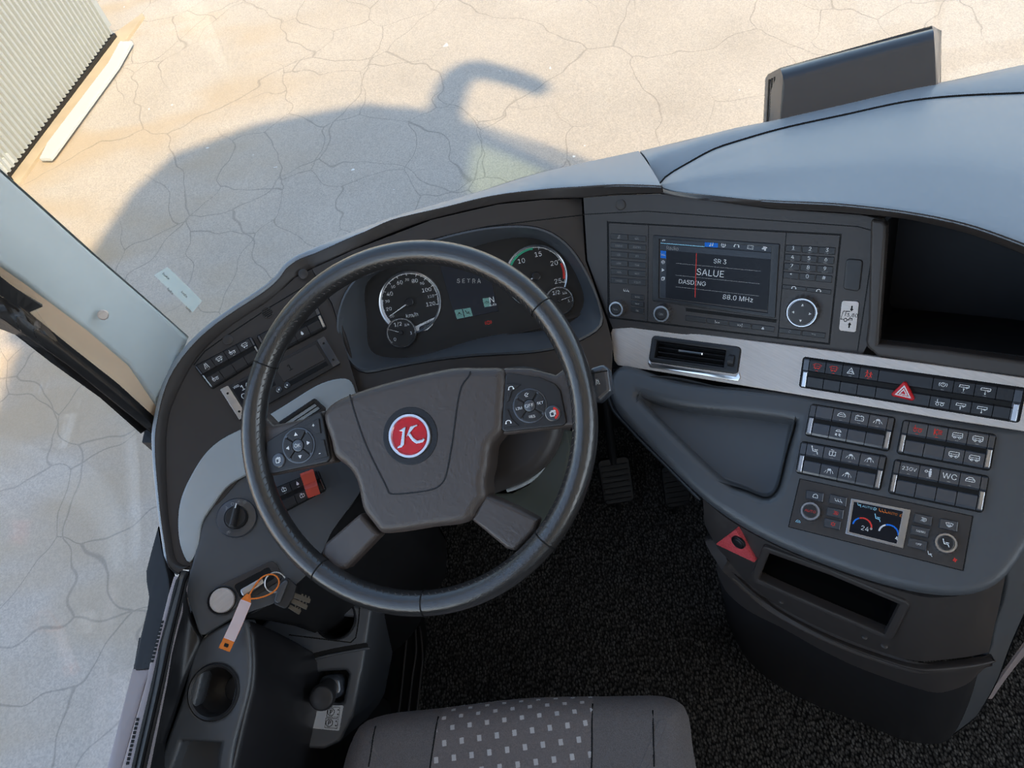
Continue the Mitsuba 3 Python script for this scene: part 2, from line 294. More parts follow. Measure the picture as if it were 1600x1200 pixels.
M_BOARD = prin('m_board', (.56, .60, .62), .5, .4)
scene['m_stick_blue'] = {'type': 'principledthin', 'base_color': {'type': 'rgb', 'value': [.80, .88, .91]}, 'diff_trans': 1.6, 'roughness': .5}
M_BRS = prin('m_brass', (.16, .15, .13), .35, metal=1.0)
M_BODY = prin('m_coach_body', (.55, .56, .57), .35, .5)
M_CEIL = prin('m_headliner', (.74, .74, .72), .8, .2)
def c_ground(p, n, uv):
    wx, wy = p.x + .16*noise(p.x*3.1, p.y*3.1, 1) + .05*noise(p.x*11, p.y*11, 5), p.y + .16*noise(p.x*3.3, p.y*3.3, 7) + .05*noise(p.x*12, p.y*12, 9)
    a, b, r = voronoi(wx*2.6 + 3, wy*2.1)
    crack = 1 - smoothstep(.003, .020, b - a)
    crack = crack * smoothstep(.30, .55, noise(p.x*1.3, p.y*1.3, 3))
    a2, b2, r2 = voronoi(wx*1.05, wy*.9)
    crack = dr.maximum(crack, (1 - smoothstep(.002, .010, b2 - a2)) * .9)
    spk = noise(p.x*190, p.y*190)*.6 + noise(p.x*420, p.y*420, 4)*.4
    base = mix((.46, .42, .375), (.56, .515, .465), fbm(p.x*2.2, p.y*2.2, 2, 3))
    base = base * (.80 + .40*spk)
    dirt = smoothstep(-.5, -2.2, p.x) * smoothstep(.35, .75, fbm(p.x*1.4, p.y*3.2, 8, 3)) 
    base = mix(base, mi.Color3f(.50, .40, .28), dirt * .75)
    white = smoothstep(.985, .992, noise(p.x*14, p.y*14, 22))
    return mix(mix(base, mi.Color3f(.20, .18, .16), crack * .42), mi.Color3f(.8, .8, .78), white)
M_GND = prin('m_ground', proc(c_ground), .85, .2)
M_KERB = prin('m_kerb', proc(lambda p, n, uv: mix((.48, .39, .27), (.58, .49, .36), fbm(p.x*9, p.y*9, 2, 3))), .8, .2)
def c_carpet(p, n, uv):
    a, b, r = voronoi(p.x*230 + .3*noise(p.x*90, p.y*90), p.y*150)
    tuft = smoothstep(.75, .1, a)
    return mix((.008, .008, .008), mix((.04, .038, .036), (.15, .145, .135), r*r), tuft)
M_CARP = prin('m_carpet', proc(c_carpet), .95, .15)
SEAT_A = math.radians(2.0)
def c_seat(p, n, uv):
    weave = .82 + .36 * noise(p.x*900, p.y*900, p.z*900)
    return mi.Color3f(.165, .148, .142) * weave
M_SEAT = prin('m_seat', proc(c_seat), .9, .15, sheen=.4)
def c_seatmid(p, n, uv):
    x, y = (p.x + .115) / .0245, (p.y - .9*(p.z - .5)) / .0205
    row = dr.floor(y); fx = x + .5 * (row - 2*dr.floor(row/2)); fx = fx - dr.floor(fx); fy = y - row
    dot = smoothstep(.36, .40, fx) * smoothstep(.64, .60, fx) * smoothstep(.28, .33, fy) * smoothstep(.72, .67, fy)
    weave = .82 + .36 * noise(p.x*900, p.y*900, p.z*900)
    return mix(mi.Color3f(.20, .172, .162) * weave, mi.Color3f(.60, .57, .55), dot * .9)
M_SEATM = prin('m_seat_pattern', proc(c_seatmid), .9, .15, sheen=.4)
scene['m_windscreen'] = {'type': 'thindielectric', 'int_ior': 1.5, 'ext_ior': 1.0, 'specular_transmittance': {'type': 'rgb', 'value': [.69, .71, .70]}, 'specular_reflectance': {'type': 'rgb', 'value': [.35, .35, .35]}}
scene['m_window'] = {'type': 'thindielectric', 'int_ior': 1.5, 'ext_ior': 1.0, 'specular_transmittance': {'type': 'rgb', 'value': [.97, .97, .97]}}
scene['m_tint'] = {'type': 'thindielectric', 'int_ior': 1.5, 'ext_ior': 1.0, 'specular_transmittance': {'type': 'rgb', 'value': [.80, .95, .78]}}

# ------------------------------------------------------------------ planes of the cockpit
K = Pl(atd(1250, 870, .94), (-.36, -.22, .91), (.826, -.516, .226))            # console top
TR = Pl(K.hit(1280, 623), (-.52, -.50, .69), (.791, -.549, .271))              # silver trim strip
R = Pl(TR.hit(1130, 530), (-.52, -.62, .59), (.849, -.493, .191))              # radio panel
CL = Pl(R.hit(914, 400), (.0, -.60, .80), (1, 0, 0))                           # instrument panel
LP = Pl(CL.hit(548, 520), (.25, -.40, .88), (.75, .62, -.3))                   # left switch panel
WS = .94
W = Pl(CAM + (np.array([-.169, .475, .8235]) - CAM) * WS, (math.sin(math.radians(29.3))*math.cos(math.radians(-110)), math.sin(math.radians(29.3))*math.sin(math.radians(-110)), math.cos(math.radians(29.3))), (1, 0, 0))
LL = Pl(LP.hit(330, 790), (.25, -.30, .92), (.80, .50, -.2))                   # lower left panel

def man(m): return manifold3d.Manifold(manifold3d.Mesh(np.asarray(m.vertices, np.float32), np.asarray(m.faces, np.uint32)))
def cut(m, *tools):
    """Takes the tools out of a solid skin."""
    try:
        a = man(m)
        for t in tools: a = a - man(t)
        if a.is_empty(): return m
        q = a.to_mesh(); return trimesh.Trimesh(q.vert_properties[:, :3], q.tri_verts, process=False)
    except Exception: return m

# ------------------------------------------------------------------ the coach shell and the yard
EDGE = [(277, 899, LP), (260, 882, LP), (254, 850, LP), (247, 800, LP), (239, 725, LP), (237, 680, LP), (242, 647, LP), (256, 594, LP), (287, 544, LP), (334, 500, LP), (412, 447, ('z', .855)), (431, 431, ('z', .855)), (447, 409, ('z', .855)), (475, 394, ('z', .855)), (569, 356, ('z', .856)),
        (675, 321, ('z', .858)), (744, 301, ('z', .86)), (830, 273, ('z', .862)), (950, 246, ('z', .865)), (1050, 224, ('z', .87))]
EDGE_R = [(1050, 224, ('z', .87)), (1150, 200, ('z', .875)), (1196, 193, ('z', .88)), (1319, 164, ('z', .89)), (1468, 129, ('z', .9)), (1600, 101, ('z', .9)), (1720, 78, ('z', .9))]
edge3 = np.vstack([cv(None, EDGE[5:]), cv(None, EDGE_R)[1:]])
end = edge3[-1]; edge3 = np.vstack([edge3, [end + [.28, -.12, 0], [1.62, .72, .9], [1.86, .30, .9]]])
c0 = np.array([.6, .1, 0])
glass_low = edge3 + np.array([unit([p[0] - .6, p[1] + .3, 0]) * .035 + [0, 0, -.05] for p in edge3])
def lift(x, y): g = atz(x, y, GROUND); return g + SUN / SUN[2] * (ROOF - GROUND)
rl = [lift(20, 555), lift(150, 380), lift(205, 300), lift(270, 240), lift(400, 192), lift(570, 161), lift(680, 172), lift(890, 262)]
front = np.array([p[:2] for p in rl])
roof_out = np.vstack([[[front[0, 0], -3.0]], front, [[2.02, .1], [2.02, -3.0]]])
hole = np.array([lift(x, y)[:2] for x, y in [(735, 218), (770, 232), (838, 260), (870, 285), (800, 320), (723, 298), (727, 249)]])  # added roof opening, outline lifted from the bright patch on the ground
struct('ceiling', slab(orient(roof_out), ROOF - .04, ROOF, .0, [orient(hole)]), 'm_headliner')
struct('window_4', slab(orient(hole), ROOF - .03, ROOF - .025), 'm_tint', False)  # added green roof glazing, invented to let sun through to that patch
glass_top = np.vstack([resample(np.c_[front[1:], np.full(len(front) - 1, ROOF - .05)], 12), [[1.98, .15, ROOF - .05]]])
pill_r = [(295, 526, 1.10), (203, 444, 1.05), (100, 353, .995), (0, 265, .945)]
glass_mid = np.array([resample(glass_low, 30)[i] * .62 + resample(glass_top, 30)[i] * .38 for i in range(30)])
pr = cv(None, pill_r); up_dir = unit(pr[-1] - pr[0])
gl, gt = resample(glass_low, 50), resample(glass_top, 50)
rows = []
for t in np.linspace(0, 1, 14):
    row = gl * (1 - t) + gt * t; row[:, :2] += (np.stack([(row[:, 0] - .65) * .12, np.full(50, .16)], 1)) * (4 * t * (1 - t)) * .8
    rows.append(row)
windscreen = loft(rows, 50, 14, .004, lin=True)
sheet = trimesh.Trimesh(np.vstack(rows), grid_faces(14, 50), process=False)
struct('window_1', sheet, 'm_windscreen', True)
# front body under the windscreen
low = glass_low.copy(); low[:, 2] = -.62
struct('wall_front', loft([glass_low + [0, 0, .0], low], 50, 2, .02, lin=True), 'm_dark')
xo = atz(167, 1197, .75)[0] - .004
struct('wall_left', cat(bx(xo + .006, xo + .014, -3, .29, -.62, .736), bx(xo, xo + .03, -3, .4, 2.25, ROOF - .04), bx(xo, xo + .03, -3, -2.9, .738, 2.25), bx(xo, xo + .03, -1.3, -1.2, .738, 2.25)), 'm_dark', False)
struct('window_2', bx(xo + .004, xo + .008, -2.9, .62, .70, 2.25), 'm_window', False)
struct('wall_right', cat(bx(1.96, 2.0, -3, .34, -.62, 1.05), bx(1.96, 2.0, -3, .2, 2.2, ROOF - .04), bx(1.96, 2.0, -3, -2.9, 1.05, 2.2), bx(1.96, 2.0, -1.3, -1.2, 1.05, 2.2), bx(1.96, 2.0, .1, .2, 1.05, 2.2)), 'm_coach_body', False)
struct('window_3', bx(1.978, 1.982, -2.9, .1, 1.05, 2.2), 'm_window', False)
struct('wall_rear', bx(xo, 2.0, -3.05, -3, -.62, ROOF - .04), 'm_headliner', False)
struct('floor', bx(xo + .03, 1.96, -3, 1.0, -.06, 0), 'm_carpet', False)
mr = [lift(690, 183), lift(697, 150), lift(712, 120), lift(735, 107), lift(770, 112), lift(838, 136)]
mk = thing('mirror_arm', 'coach mirror arm curving forward from the roof corner', 'mirror arm')
add('arm', tube(resample(np.array([p - [0, 0, .02] for p in mr]), 30), np.linspace(.095, .07, 30), 12), M_BLK, mk)

yard = bx(-40, 40, -30, 50, GROUND - .1, GROUND)
struct('ground', yard, 'm_ground', False)
# shed beside the yard
a, b = atz(20, 257, GROUND + .05), atz(173, 51, GROUND + .05); L = b - a; L[2] = 0; ln = np.linalg.norm(L); t = L / ln; nrm = np.array([t[1], -t[0], 0])
if nrm @ (CAM - a) < 0: nrm = -nrm
sk = thing('shed', 'pale grey corrugated metal shed at the edge of the yard', 'shed')
npitch = 33; pitch = ln / npitch
pro = []
for i in range(-60, npitch + 1):
    for u, hgt in ((0, 0), (.30, 0), (.42, .02), (.78, .02), (.90, 0)):
        if i < npitch or u == 0: pro.append(((i + u) * pitch, hgt))
pro = np.array(pro)
def sheetpt(s, hgt, z): return a + t * s + nrm * hgt + [0, 0, z]
fr = np.array([sheetpt(s, hh, 0) for s, hh in pro]); bk = np.array([sheetpt(s, -.012, 0) for s, hh in pro[::-1]])
ringp = np.vstack([fr, bk]); nn = len(ringp)
V = np.vstack([ringp, ringp + [0, 0, 3.2]]); F = grid_faces(2, nn, True)
add('corrugated_sheet', trimesh.Trimesh(V, F, process=False), M_SHED, sk, False)
def bar(p, q, w, hgt, z0, z1): # upright strip along the shed wall
    A, B = p + nrm * w, q + nrm * w; return hull([[*(x[:2]), z] for x in (p, q, A, B) for z in (z0, z1)])
cor = b + t * .012
add('corner_trim', hull([[*(cor + t * dx + nrm * dn)[:2], z] for dx in (-.03, .012) for dn in (-.02, .02) for z in (GROUND + .09, 2.3)]), M_SHED, sk, False)
add('end_wall', hull([[*(cor + t * dx + nrm * dn)[:2], z] for dx in (-.02, .005) for dn in (-1.5, -.02) for z in (GROUND + .09, 2.3)]), M_SHED, sk, False)
add('plinth', bar(a - t * 3 - nrm * .08, b, .03, 0, GROUND, GROUND + .045), M_RUB, sk, False)  # black strip painted as the shadow gap under the sheet
ce = thing('drain_corner_cap', 'small white plastic corner piece at the near end of the shed wall', 'trim piece')
q0 = atz(3, 268, GROUND + .06); add('cap', hull([[*(q0 + t * dx + nrm * dn)[:2], z] for dx in (-.1, .09) for dn in (-.04, .035) for z in (GROUND + .055, GROUND + .12)]), M_BOARD, ce, False)
ks = [(176, 50), (206, 30), (222, 22), (184, 97), (172, 100), (60, 240), (25, 285), (12, 272), (20, 258)]
GP = Pl((0, 0, GROUND), (0, 0, 1))
GK, GB = GP.up(.02), GP.up(.04)
struct('trim_3', GP.mesh(slab(GK.uvs([(14, 272), (172, 56), (222, 20), (224, 24), (174, 94), (60, 242), (27, 288)]), 0, .02, .003)), 'm_kerb', 30, 'beige concrete strip along the foot of the shed')
wb = thing('white_board', 'long flat white board lying on the ground beside the shed', 'board')
add('board', GP.mesh(slab(GB.uvs([(61, 247), (73, 223), (169, 97), (187, 64), (206, 64), (184, 103), (84, 240), (78, 247)]), 0.02, .04, .004)), M_BOARD, wb)

# ------------------------------------------------------------------ windscreen pillar, side window frame, sill
pk = thing('windscreen_pillar', 'pale blue-grey windscreen pillar cover left of the dashboard', 'pillar')
ridge = [(247, 640, 1.085), (200, 570, 1.03), (140, 520, .975), (70, 467, .945), (15, 425, .925), (-20, 400, .91)]
beil = [(242, 652, 1.085), (190, 604, 1.03), (130, 557, .985), (45, 487, .95), (5, 455, .935), (-20, 436, .925)]
blk = [(238, 678, 1.08), (175, 628, 1.025), (125, 588, .98), (50, 531, .94), (0, 497, .915), (-30, 477, .9)]
pr2 = pill_r + [(-40, 228, .93)]
def rise(P):                                                       # the pillar goes on up to the roof
    P = resample(np.array(P), 10); d = unit(P[-1] - P[0]); z = ROOF - .06
    e = P[-1] + (z - P[-1][2]) * np.array([-.12, -.42, 1.0]) * [1, 1, 1]
    return np.vstack([P, P[-1] * .6 + e * .4, e])
def sk_loft(cs, th): return loft([resample(rise(cv(None, c)), 24) for c in cs], 24, None if len(cs) > 2 else 2, th, lin=len(cs) == 2)
down = lambda pts, dx, dy: pts
mid_p = [((p[0] + q[0]) / 2, (p[1] + q[1]) / 2, (p[2] + q[2]) / 2 - .012) for p, q in zip([(295, 526, 1.10), (203, 444, 1.05), (147, 394, 1.02), (100, 353, .985), (0, 265, .945), (-40, 228, .93)], [(247, 640, 1.085), (200, 570, 1.03), (140, 520, .985), (70, 467, .945), (15, 425, .925), (-20, 400, .91)])]
add('cover', sk_loft([pr2, mid_p, ridge], .02), M_PIL, pk, True)
labels[add('side_strip', sk_loft([ridge, beil], .02), M_BEI, pk)] = {'label': 'beige inner strip of the pillar'}
labels[add('rubber_seal', sk_loft([beil, [(x - 1, y + 9, d) for x, y, d in beil], [(x*.5 + u*.5, y*.5 + v*.5, d - .012) for (x, y, d), (u, v, e) in zip(beil, blk)], blk], .02), M_RUB, pk, True)] = {'label': 'black rubber window seal'}
PP = Pl(atd(161, 492, .975), CAM - atd(161, 492, .975))
labels[add('screw_cap', PP.mesh(lathe([(0, -.004), (.0062, -.004), (.0062, .002), (.005, .004), (0, .0045)], 24, PP.uv(161, 492))), M_SIL, pk)] = {'label': 'round screw cap'}
qs = [(0, 430, .905), (67, 479, .925), (47, 486, .927), (-2, 452, .91)]
add('slot', loft([cv(None, [(-20, 417, .895), (0, 431, .905), (67, 479, .925)]), cv(None, [(-20, 452, .9), (0, 461, .91), (46, 488, .927)])], 8, 2, .006, lin=True), M_RUB, pk, False)
Z = lambda z: ('z', z)
SP = Pl((0, 0, .75), (0, 0, 1))
sl = thing('window_sill', 'pinkish grey side window sill with two rows of demister slots', 'window sill')
add('sill_strip', SP.mesh(slab(SP.uvs([(271, 900), (279, 900), (270, 933), (260, 967), (248, 1013), (240, 1060), (211, 1197), (193, 1290), (165, 1290), (190, 1197), (229, 1060), (233, 1038), (252, 970), (262, 930)]), -.03, 0, .002)), M_SILL, sl)
SP2 = SP.up(-.006)
add('outer_sill', SP2.mesh(slab(SP2.uvs([(206, 1044), (236, 1044), (226, 1070), (190, 1200), (165, 1290), (143, 1290), (166, 1197)]), -.03, 0, .003)), M_SILL, sl)
labels[add('inner_seal', loft([cv(Z(.749), [(281, 893), (279, 900), (260, 967), (248, 1013), (240, 1060), (211, 1197), (192, 1290)]), cv(Z(.753), [(290, 892), (287, 902), (275, 950), (262, 1004), (251, 1057), (219, 1197), (199, 1290)]), cv(Z(.746), [(297, 893), (292, 903), (281, 947), (268, 1002), (256, 1057), (224, 1197), (205, 1290)])], 24, 9, .01), M_RUB, sl, True)] = {'label': 'black seal along the sill'}
for (x0, y0, x1, y1) in ((254.5, 969, 237.5, 1036), (216, 1121, 199, 1196)):
    for i in range(11):
        f0, f1 = (i + .12) / 11, (i + .82) / 11
        p = [(x0 + (x1-x0)*f + dx, y0 + (y1-y0)*f) for f, dx in ((f0, -2.2), (f0, 2.0), (f1, 2.0), (f1, -2.2))]
        add('slot', SP.mesh(slab(SP.uvs(p), -.004, .0006)), M_GRV, sl, False)
xg = xo - .004
gpl = Pl((xg, 0, 0), (1, 0, 0), (0, 1, 0))
fk = thing('outer_mirror_bracket', 'black wedge outside the side window below the dashboard corner', 'window wedge')
gpl = SP.up(-.004); add('panel', gpl.mesh(slab(gpl.uvs([(247, 822), (254, 862), (264, 905), (266, 930), (240, 1030), (234, 1045), (212, 1047), (207.5, 1042), (229, 953), (232, 933), (228, 908), (227.5, 892), (236, 860)]), -.02, 0, .002)), M_RUB, fk)

# ------------------------------------------------------------------ dashboard
dk = thing('dashboard', 'dark grey coach dashboard wrapping around the steering wheel', 'dashboard')
E0 = [(297, 884), (276, 876), (268, 840), (262, 790), (260, 725), (260, 690), (264, 652), (282, 605), (308, 560), (350, 518), (420, 470), (441, 452), (460, 434), (487, 420)]
E0 = [(x, y, LP) for x, y in E0] + [(551, 390, CL), (612, 364, CL), (675, 342, CL), (778, 318, CL), (850, 311, CL), (909, 309, R), (960, 304, R), (1036, 302, R)]
E1 = [(280, 897, LP.up(.01)), (262, 880, LP.up(.01)), (257, 848, LP.up(.01)), (250, 798, LP.up(.01)), (243, 725, LP.up(.01)), (242, 684, LP.up(.01)), (247, 649, LP.up(.01)), (262, 596, LP.up(.01)), (293, 548, LP.up(.01)), (340, 504, LP.up(.01)), (415, 454, LP.up(.008)), (435, 436, LP.up(.008)), (451, 416, LP.up(.008)), (480, 400, LP.up(.008)),
      (560, 366, CL.up(.008)), (620, 341, CL.up(.008)), (690, 325, CL.up(.008)), (770, 306, CL.up(.008)), (850, 296, CL.up(.008)), (909, 292, R.up(.008)), (960, 289, R.up(.008)), (1034, 291, R.up(.008))]
c0, c1 = cv(None, E0), cv(None, E1)
c2 = cv(None, EDGE)
def byarc(P, n): return resample(P, n)
n0 = 90
# parameter by point index so that the three curves stay side by side
def byidx(P, n): P = np.asarray(P); return PchipInterpolator(np.linspace(0, 1, len(P)), P)(np.linspace(0, 1, n))
def near(P, Q, n):
    """Points of curve Q nearest to points of curve P."""
    q = resample(Q, 600); p = byidx(P, n); return q[[np.argmin(((q - x)**2).sum(1)) for x in p]]
A0 = byidx(c0, n0); A1 = byidx(c1, n0); A2 = near(c1, c2, n0)
for k in range(2): A2[1:-1] = (A2[:-2] + A2[1:-1] * 2 + A2[2:]) / 4
Am = (A0 + A1) / 2 + np.array([0, 0, 1]) * np.linspace(.0035, .0, n0)[:, None]
def raw_loft(rows, thick, nv):
    C = PchipInterpolator(np.linspace(0, 1, len(rows)), np.array(rows))(np.linspace(0, 1, nv)); return loft(list(C), C.shape[1], nv, thick, lin=True)
def keep_loft(rows, thick, nv):
    global resample
    r0 = resample; resample = lambda P, n: np.asarray(P)
    try: return raw_loft(rows, thick, nv)
    finally: resample = r0
add('rim', keep_loft([A0, Am, A1], .0015, 9), M_PLA, dk, True)
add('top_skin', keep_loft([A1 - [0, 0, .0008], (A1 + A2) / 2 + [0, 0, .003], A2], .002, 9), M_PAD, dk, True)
# right hand top pad
PF = [(1030, 291, Z(.898)), (1044, 297, Z(.905)), (1110, 305, Z(.925)), (1200, 314, Z(.95)), (1325, 321, Z(.98)), (1450, 338, Z(1.0)), (1525, 356, Z(1.01)), (1600, 383, Z(1.015)), (1740, 440, Z(1.02))]
PB = [(1030, 289, Z(.893)), (1040, 277, Z(.895)), (1072, 257, Z(.90)), (1130, 228, Z(.905)), (1200, 207, Z(.912)), (1319, 180, Z(.925)), (1431, 157, Z(.935)), (1600, 146, Z(.94)), (1740, 140, Z(.94))]
run_on = lambda c, *d: np.vstack([c, [c[-1] + np.array(x) for x in d]])      # the pad goes on to the right, out of the picture
f3, b3 = run_on(cv(None, PF), (.22, -.06, -.01), (.55, -.10, -.05)), run_on(cv(None, PB), (.25, -.08, -.01), (.55, -.30, -.03))
fb = resample(f3, 90); bb = resample(b3, 90)
mid1 = fb * .7 + bb * .3 + np.array([0, 0, 1]) * (.018 * np.sin(np.linspace(0.05, 1, 90) * 1.6))[:, None]; mid2 = fb * .3 + bb * .7 + np.array([0, 0, 1]) * (.014 * np.sin(np.linspace(0.05, 1, 90) * 1.6))[:, None]
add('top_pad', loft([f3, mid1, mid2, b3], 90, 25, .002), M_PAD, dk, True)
under = run_on(cv(None, [(1034, 300, R.up(.002)), (1050, 304, R.up(.002)), (1110, 313, R.up(.002)), (1200, 325, R.up(.002)), (1325, 333, R.up(.002)), (1450, 349, R.up(.012)), (1525, 369, R.up(.014)), (1600, 398, R.up(.016)), (1740, 455, R.up(.018))]), (.22, -.06, -.02), (.55, -.10, -.08))
add('pad_edge', loft([under, (resample(under, 40) + resample(f3, 40)) / 2 + [0, -.004, .001], f3], 90, 9, .0015), M_PLA, dk, True)
rear = run_on(cv(None, [(1000, 236, Z(.868))] + EDGE_R), (.25, -.12, 0), (.50, -.34, 0))
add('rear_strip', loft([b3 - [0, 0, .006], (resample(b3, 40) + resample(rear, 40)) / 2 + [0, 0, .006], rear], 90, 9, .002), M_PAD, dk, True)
rf = TR.hit(1690, 680) + np.array([[0, 0, 0], [.25, -.08, -.02], [.60, -.12, -.06]]); ru = np.vstack([R.hit(1700, 470), under[-2:]]) + [0, 0, -.006]
add('right_face', loft([ru, rf, rf + [.0, .04, -.5]], 30, 9, .01), M_PLA, dk, 30)
add('pad_seam', tube(resample(b3 + [0, 0, .0005], 80), .0016, 6), M_GRV, dk, True)
add('side_liner', bx(xo + .014, xo + .026, .30, .62, -.55, .66), M_DRK, dk, False)  # added dark filler extending the left wall, hides bright ground in a gap
# faces
lp = LP.uvs([(254, 655), (272, 600), (300, 555), (344, 511), (416, 462), (441, 452), (460, 434), (487, 420), (519, 475), (534, 525), (559, 609), (565, 640), (480, 700), (385, 735), (340, 790), (312, 892), (288, 890), (270, 882), (262, 845), (255, 790), (251, 725)])
add('left_panel', LP.mesh(slab(lp, -.012, 0, .0012)), M_PLA, dk)
binn = CL.uvs([(533, 470), (547, 569), (569, 583), (590, 581), (760, 556), (925, 523), (941, 508), (940, 480), (925, 440), (909, 410), (880, 375), (847, 357), (797, 352), (710, 365), (620, 395), (560, 430)])
clp = CL.uvs([(487, 420), (551, 391), (675, 343), (778, 319), (850, 312), (909, 310), (915, 407), (948, 500), (958, 540), (956, 580), (900, 590), (760, 610), (600, 640), (565, 640), (559, 609), (534, 525), (519, 475)])
bin_r = smooth_poly(orient(np.array(binn)), 80)
add('instrument_panel', CL.mesh(slab(np.array(clp), -.012, 0, .0012, [bin_r])), M_PLA, dk)
rp = R.uvs([(911, 309), (960, 305), (1040, 303), (1200, 325), (1345, 335), (1372, 341), (1384, 356), (1384, 370), (1358, 535), (1345, 560), (1215, 543), (985, 512), (957, 514), (947, 490), (917, 407)])
add('radio_surround', R.mesh(slab(rp, -.012, 0, .0012)), M_PLA, dk)
gr = lambda pl, pts, w=.0012, h=.0004: add('groove', pl.mesh(film(LineString(pl.uvs(pts)).buffer(w / 2), h)), M_GRV, dk, False)
gr(R, [(912, 335), (1010, 330), (1200, 344), (1340, 354), (1362, 360), (1366, 375), (1340, 548)])
gr(R, [(949, 345), (950, 500)], .001)
gr(CL, [(540, 420), (640, 382), (760, 354), (850, 343), (911, 336)], .0016)
gr(LP, [(303, 570), (320, 549), (348, 529), (384, 505), (425, 478), (470, 451), (500, 433)], .0016)
for pl, x, y in ((LP, 356, 531), (CL, 474, 428), (R, 970, 320)):
    add('screw_cap', pl.mesh(lathe([(0, 0), (.0072, 0), (.0072, .0012), (.0055, .0022), (0, .0026)], 24, pl.uv(x, y))), M_PLA, dk)
# small round loudspeaker grille
sp = add('speaker_grille', LP.mesh(lathe([(0, 0), (.0082, 0), (.0082, .001), (.0075, .0014), (.007, .0006), (0, .0006)], 28, LP.uv(418, 489))), M_PLA, dk)
c = LP.uv(418, 489)
for i in range(-2, 3):
    w = math.sqrt(.0066**2 - (i*.0026)**2); add('grille_slot', LP.mesh(bx(c[0] - w, c[0] + w, c[1] + i*.0026 - .0006, c[1] + i*.0026 + .0006, .0006, .0013)), M_GRV, sp, False)
# binnacle funnel around the instruments
CD = CL.up(-.040)
glass_px = [(575, 440), (573, 500), (582, 550), (612, 559), (700, 543), (800, 520), (905, 490), (912, 475), (905, 440), (892, 415), (872, 393), (847, 376), (810, 371), (735, 387), (660, 405), (600, 422)]
gin = smooth_poly(orient(np.array(CD.uvs(glass_px))), 80)
def align(A, B): # start both rings at the same side
    k = np.argmin(((B - A[0])**2).sum(1)); return np.roll(B, -k, 0)
o3 = np.array([CL.pt(p) for p in bin_r]); i3 = np.array([CD.pt(p) for p in gin]); i3 = align(o3, i3)
lipo = np.array([CL.pt(p, .004) for p in offset(bin_r, .004)]); m3 = lipo * .45 + i3 * .55 + CL.n * .004
rings = [o3 - CL.n * .002, np.array([CL.pt(p, .003) for p in offset(bin_r, .001)]), lipo, m3, i3]
Vr = np.vstack([np.vstack([r, r[:1]]) for r in rings])
sh = trimesh.Trimesh(np.vstack([np.vstack(rings), np.vstack(rings[::-1]) - CL.n * .006]), grid_faces(2 * len(rings), 80, True), process=False)
add('binnacle_funnel', sh, M_CON, dk, 50)

# wing trim and its vent, lower left panel
wk = LP.up(.004)
wing = smooth_poly(wk.uvs([(296, 879), (287, 868), (280, 845), (278, 812), (283, 778), (300, 740), (322, 707), (345, 687), (382, 668), (432, 641), (470, 617), (525, 592), (545, 593), (556, 615), (560, 650), (520, 672), (440, 712), (385, 742), (355, 761), (335, 787), (317, 815), (303, 872)]), 140)
labels[add('wing_trim', wk.mesh(slab(orient(wing), -.006, .002, .003)), M_WNG, dk)] = {'label': 'silver grey wing-shaped trim on the left'}
q = Quad(LP.up(.006), [(432, 662), (492, 622), (512, 640), (450, 680)])
vk = add('vent_frame', q.slab(0, 0, 1, 1, -.001, .003, .0015, .004, [rounded(q.rect(.06, .12, .94, .88), .003)]), M_BLK, dk)
add('vent_back', q.slab(.02, .02, .98, .98, -.002, -.001, 0), M_GRV, vk)
for i in range(3): add('louvre', q.button(.08, .2 + i*.24, .92, .3 + i*.24, -.001, .002, .0005), M_BLK, vk)
ll = LL.uvs([(300, 882), (317, 815), (335, 787), (355, 761), (385, 742), (440, 712), (540, 680), (566, 690), (563, 770), (520, 830), (490, 890), (430, 943), (360, 967), (313, 996), (291, 930), (293, 905)])
add('lower_panel', LL.mesh(slab(rounded(orient(np.array(ll)), .006), -.012, 0, .002)), M_CON, dk)
kn = np.array([CL.hit(x, y) for x, y in [(556, 640), (700, 625), (860, 598), (958, 575)]])
kn2 = kn + [0, .06, -.14]; kn3 = kn + [0, .22, -.42]
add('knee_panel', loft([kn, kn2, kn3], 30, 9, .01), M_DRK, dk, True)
lw = np.array([LL.hit(x, y) for x, y in [(566, 690), (563, 770), (520, 830), (490, 890), (430, 943), (383, 967)]])
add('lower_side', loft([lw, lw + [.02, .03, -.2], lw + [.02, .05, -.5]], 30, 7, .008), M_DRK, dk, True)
dd = np.array([LL.hit(x, y) for x, y in [(566, 640), (566, 690), (563, 770)]])
# switch-on panel of the left: see the switch banks below

# ------------------------------------------------------------------ silver strip, vent, console, pedestal
ck = thing('center_console', 'grey driver side console with storage tray, switches and curved lower pedestal', 'console')
tp = smooth_poly(TR.uvs([(956, 513), (966, 508), (985, 508), (1050, 515), (1120, 525), (1215, 538), (1340, 554), (1470, 571), (1600, 590), (1700, 604)]) + TR.uvs([(1700, 690), (1600, 673), (1470, 653), (1340, 631), (1175, 604), (1013, 578), (962, 572), (955, 555)]), 160)
tp = np.array(TR.uvs([(955, 520), (958, 512), (968, 508), (985, 508), (1050, 516), (1120, 525), (1215, 537), (1340, 553), (1470, 571), (1600, 590), (1700, 604), (1700, 690), (1600, 674), (1470, 654), (1340, 632), (1175, 605), (1013, 578), (966, 571), (960, 563)]))
vq = Quad(TR, [(1020, 523.5), (1160, 542), (1154, 585), (1014, 565)])
hq = Quad(TR, [(1258, 558.8), (1599.5, 607), (1588.8, 658.8), (1251.8, 603.8)])
labels[add('silver_strip', TR.mesh(slab(orient(tp), -.01, .002, .0015, [rounded(vq.rect(.02, .04, .98, .96), .003)])), M_SIL, ck)] = {'label': 'brushed silver trim strip'}
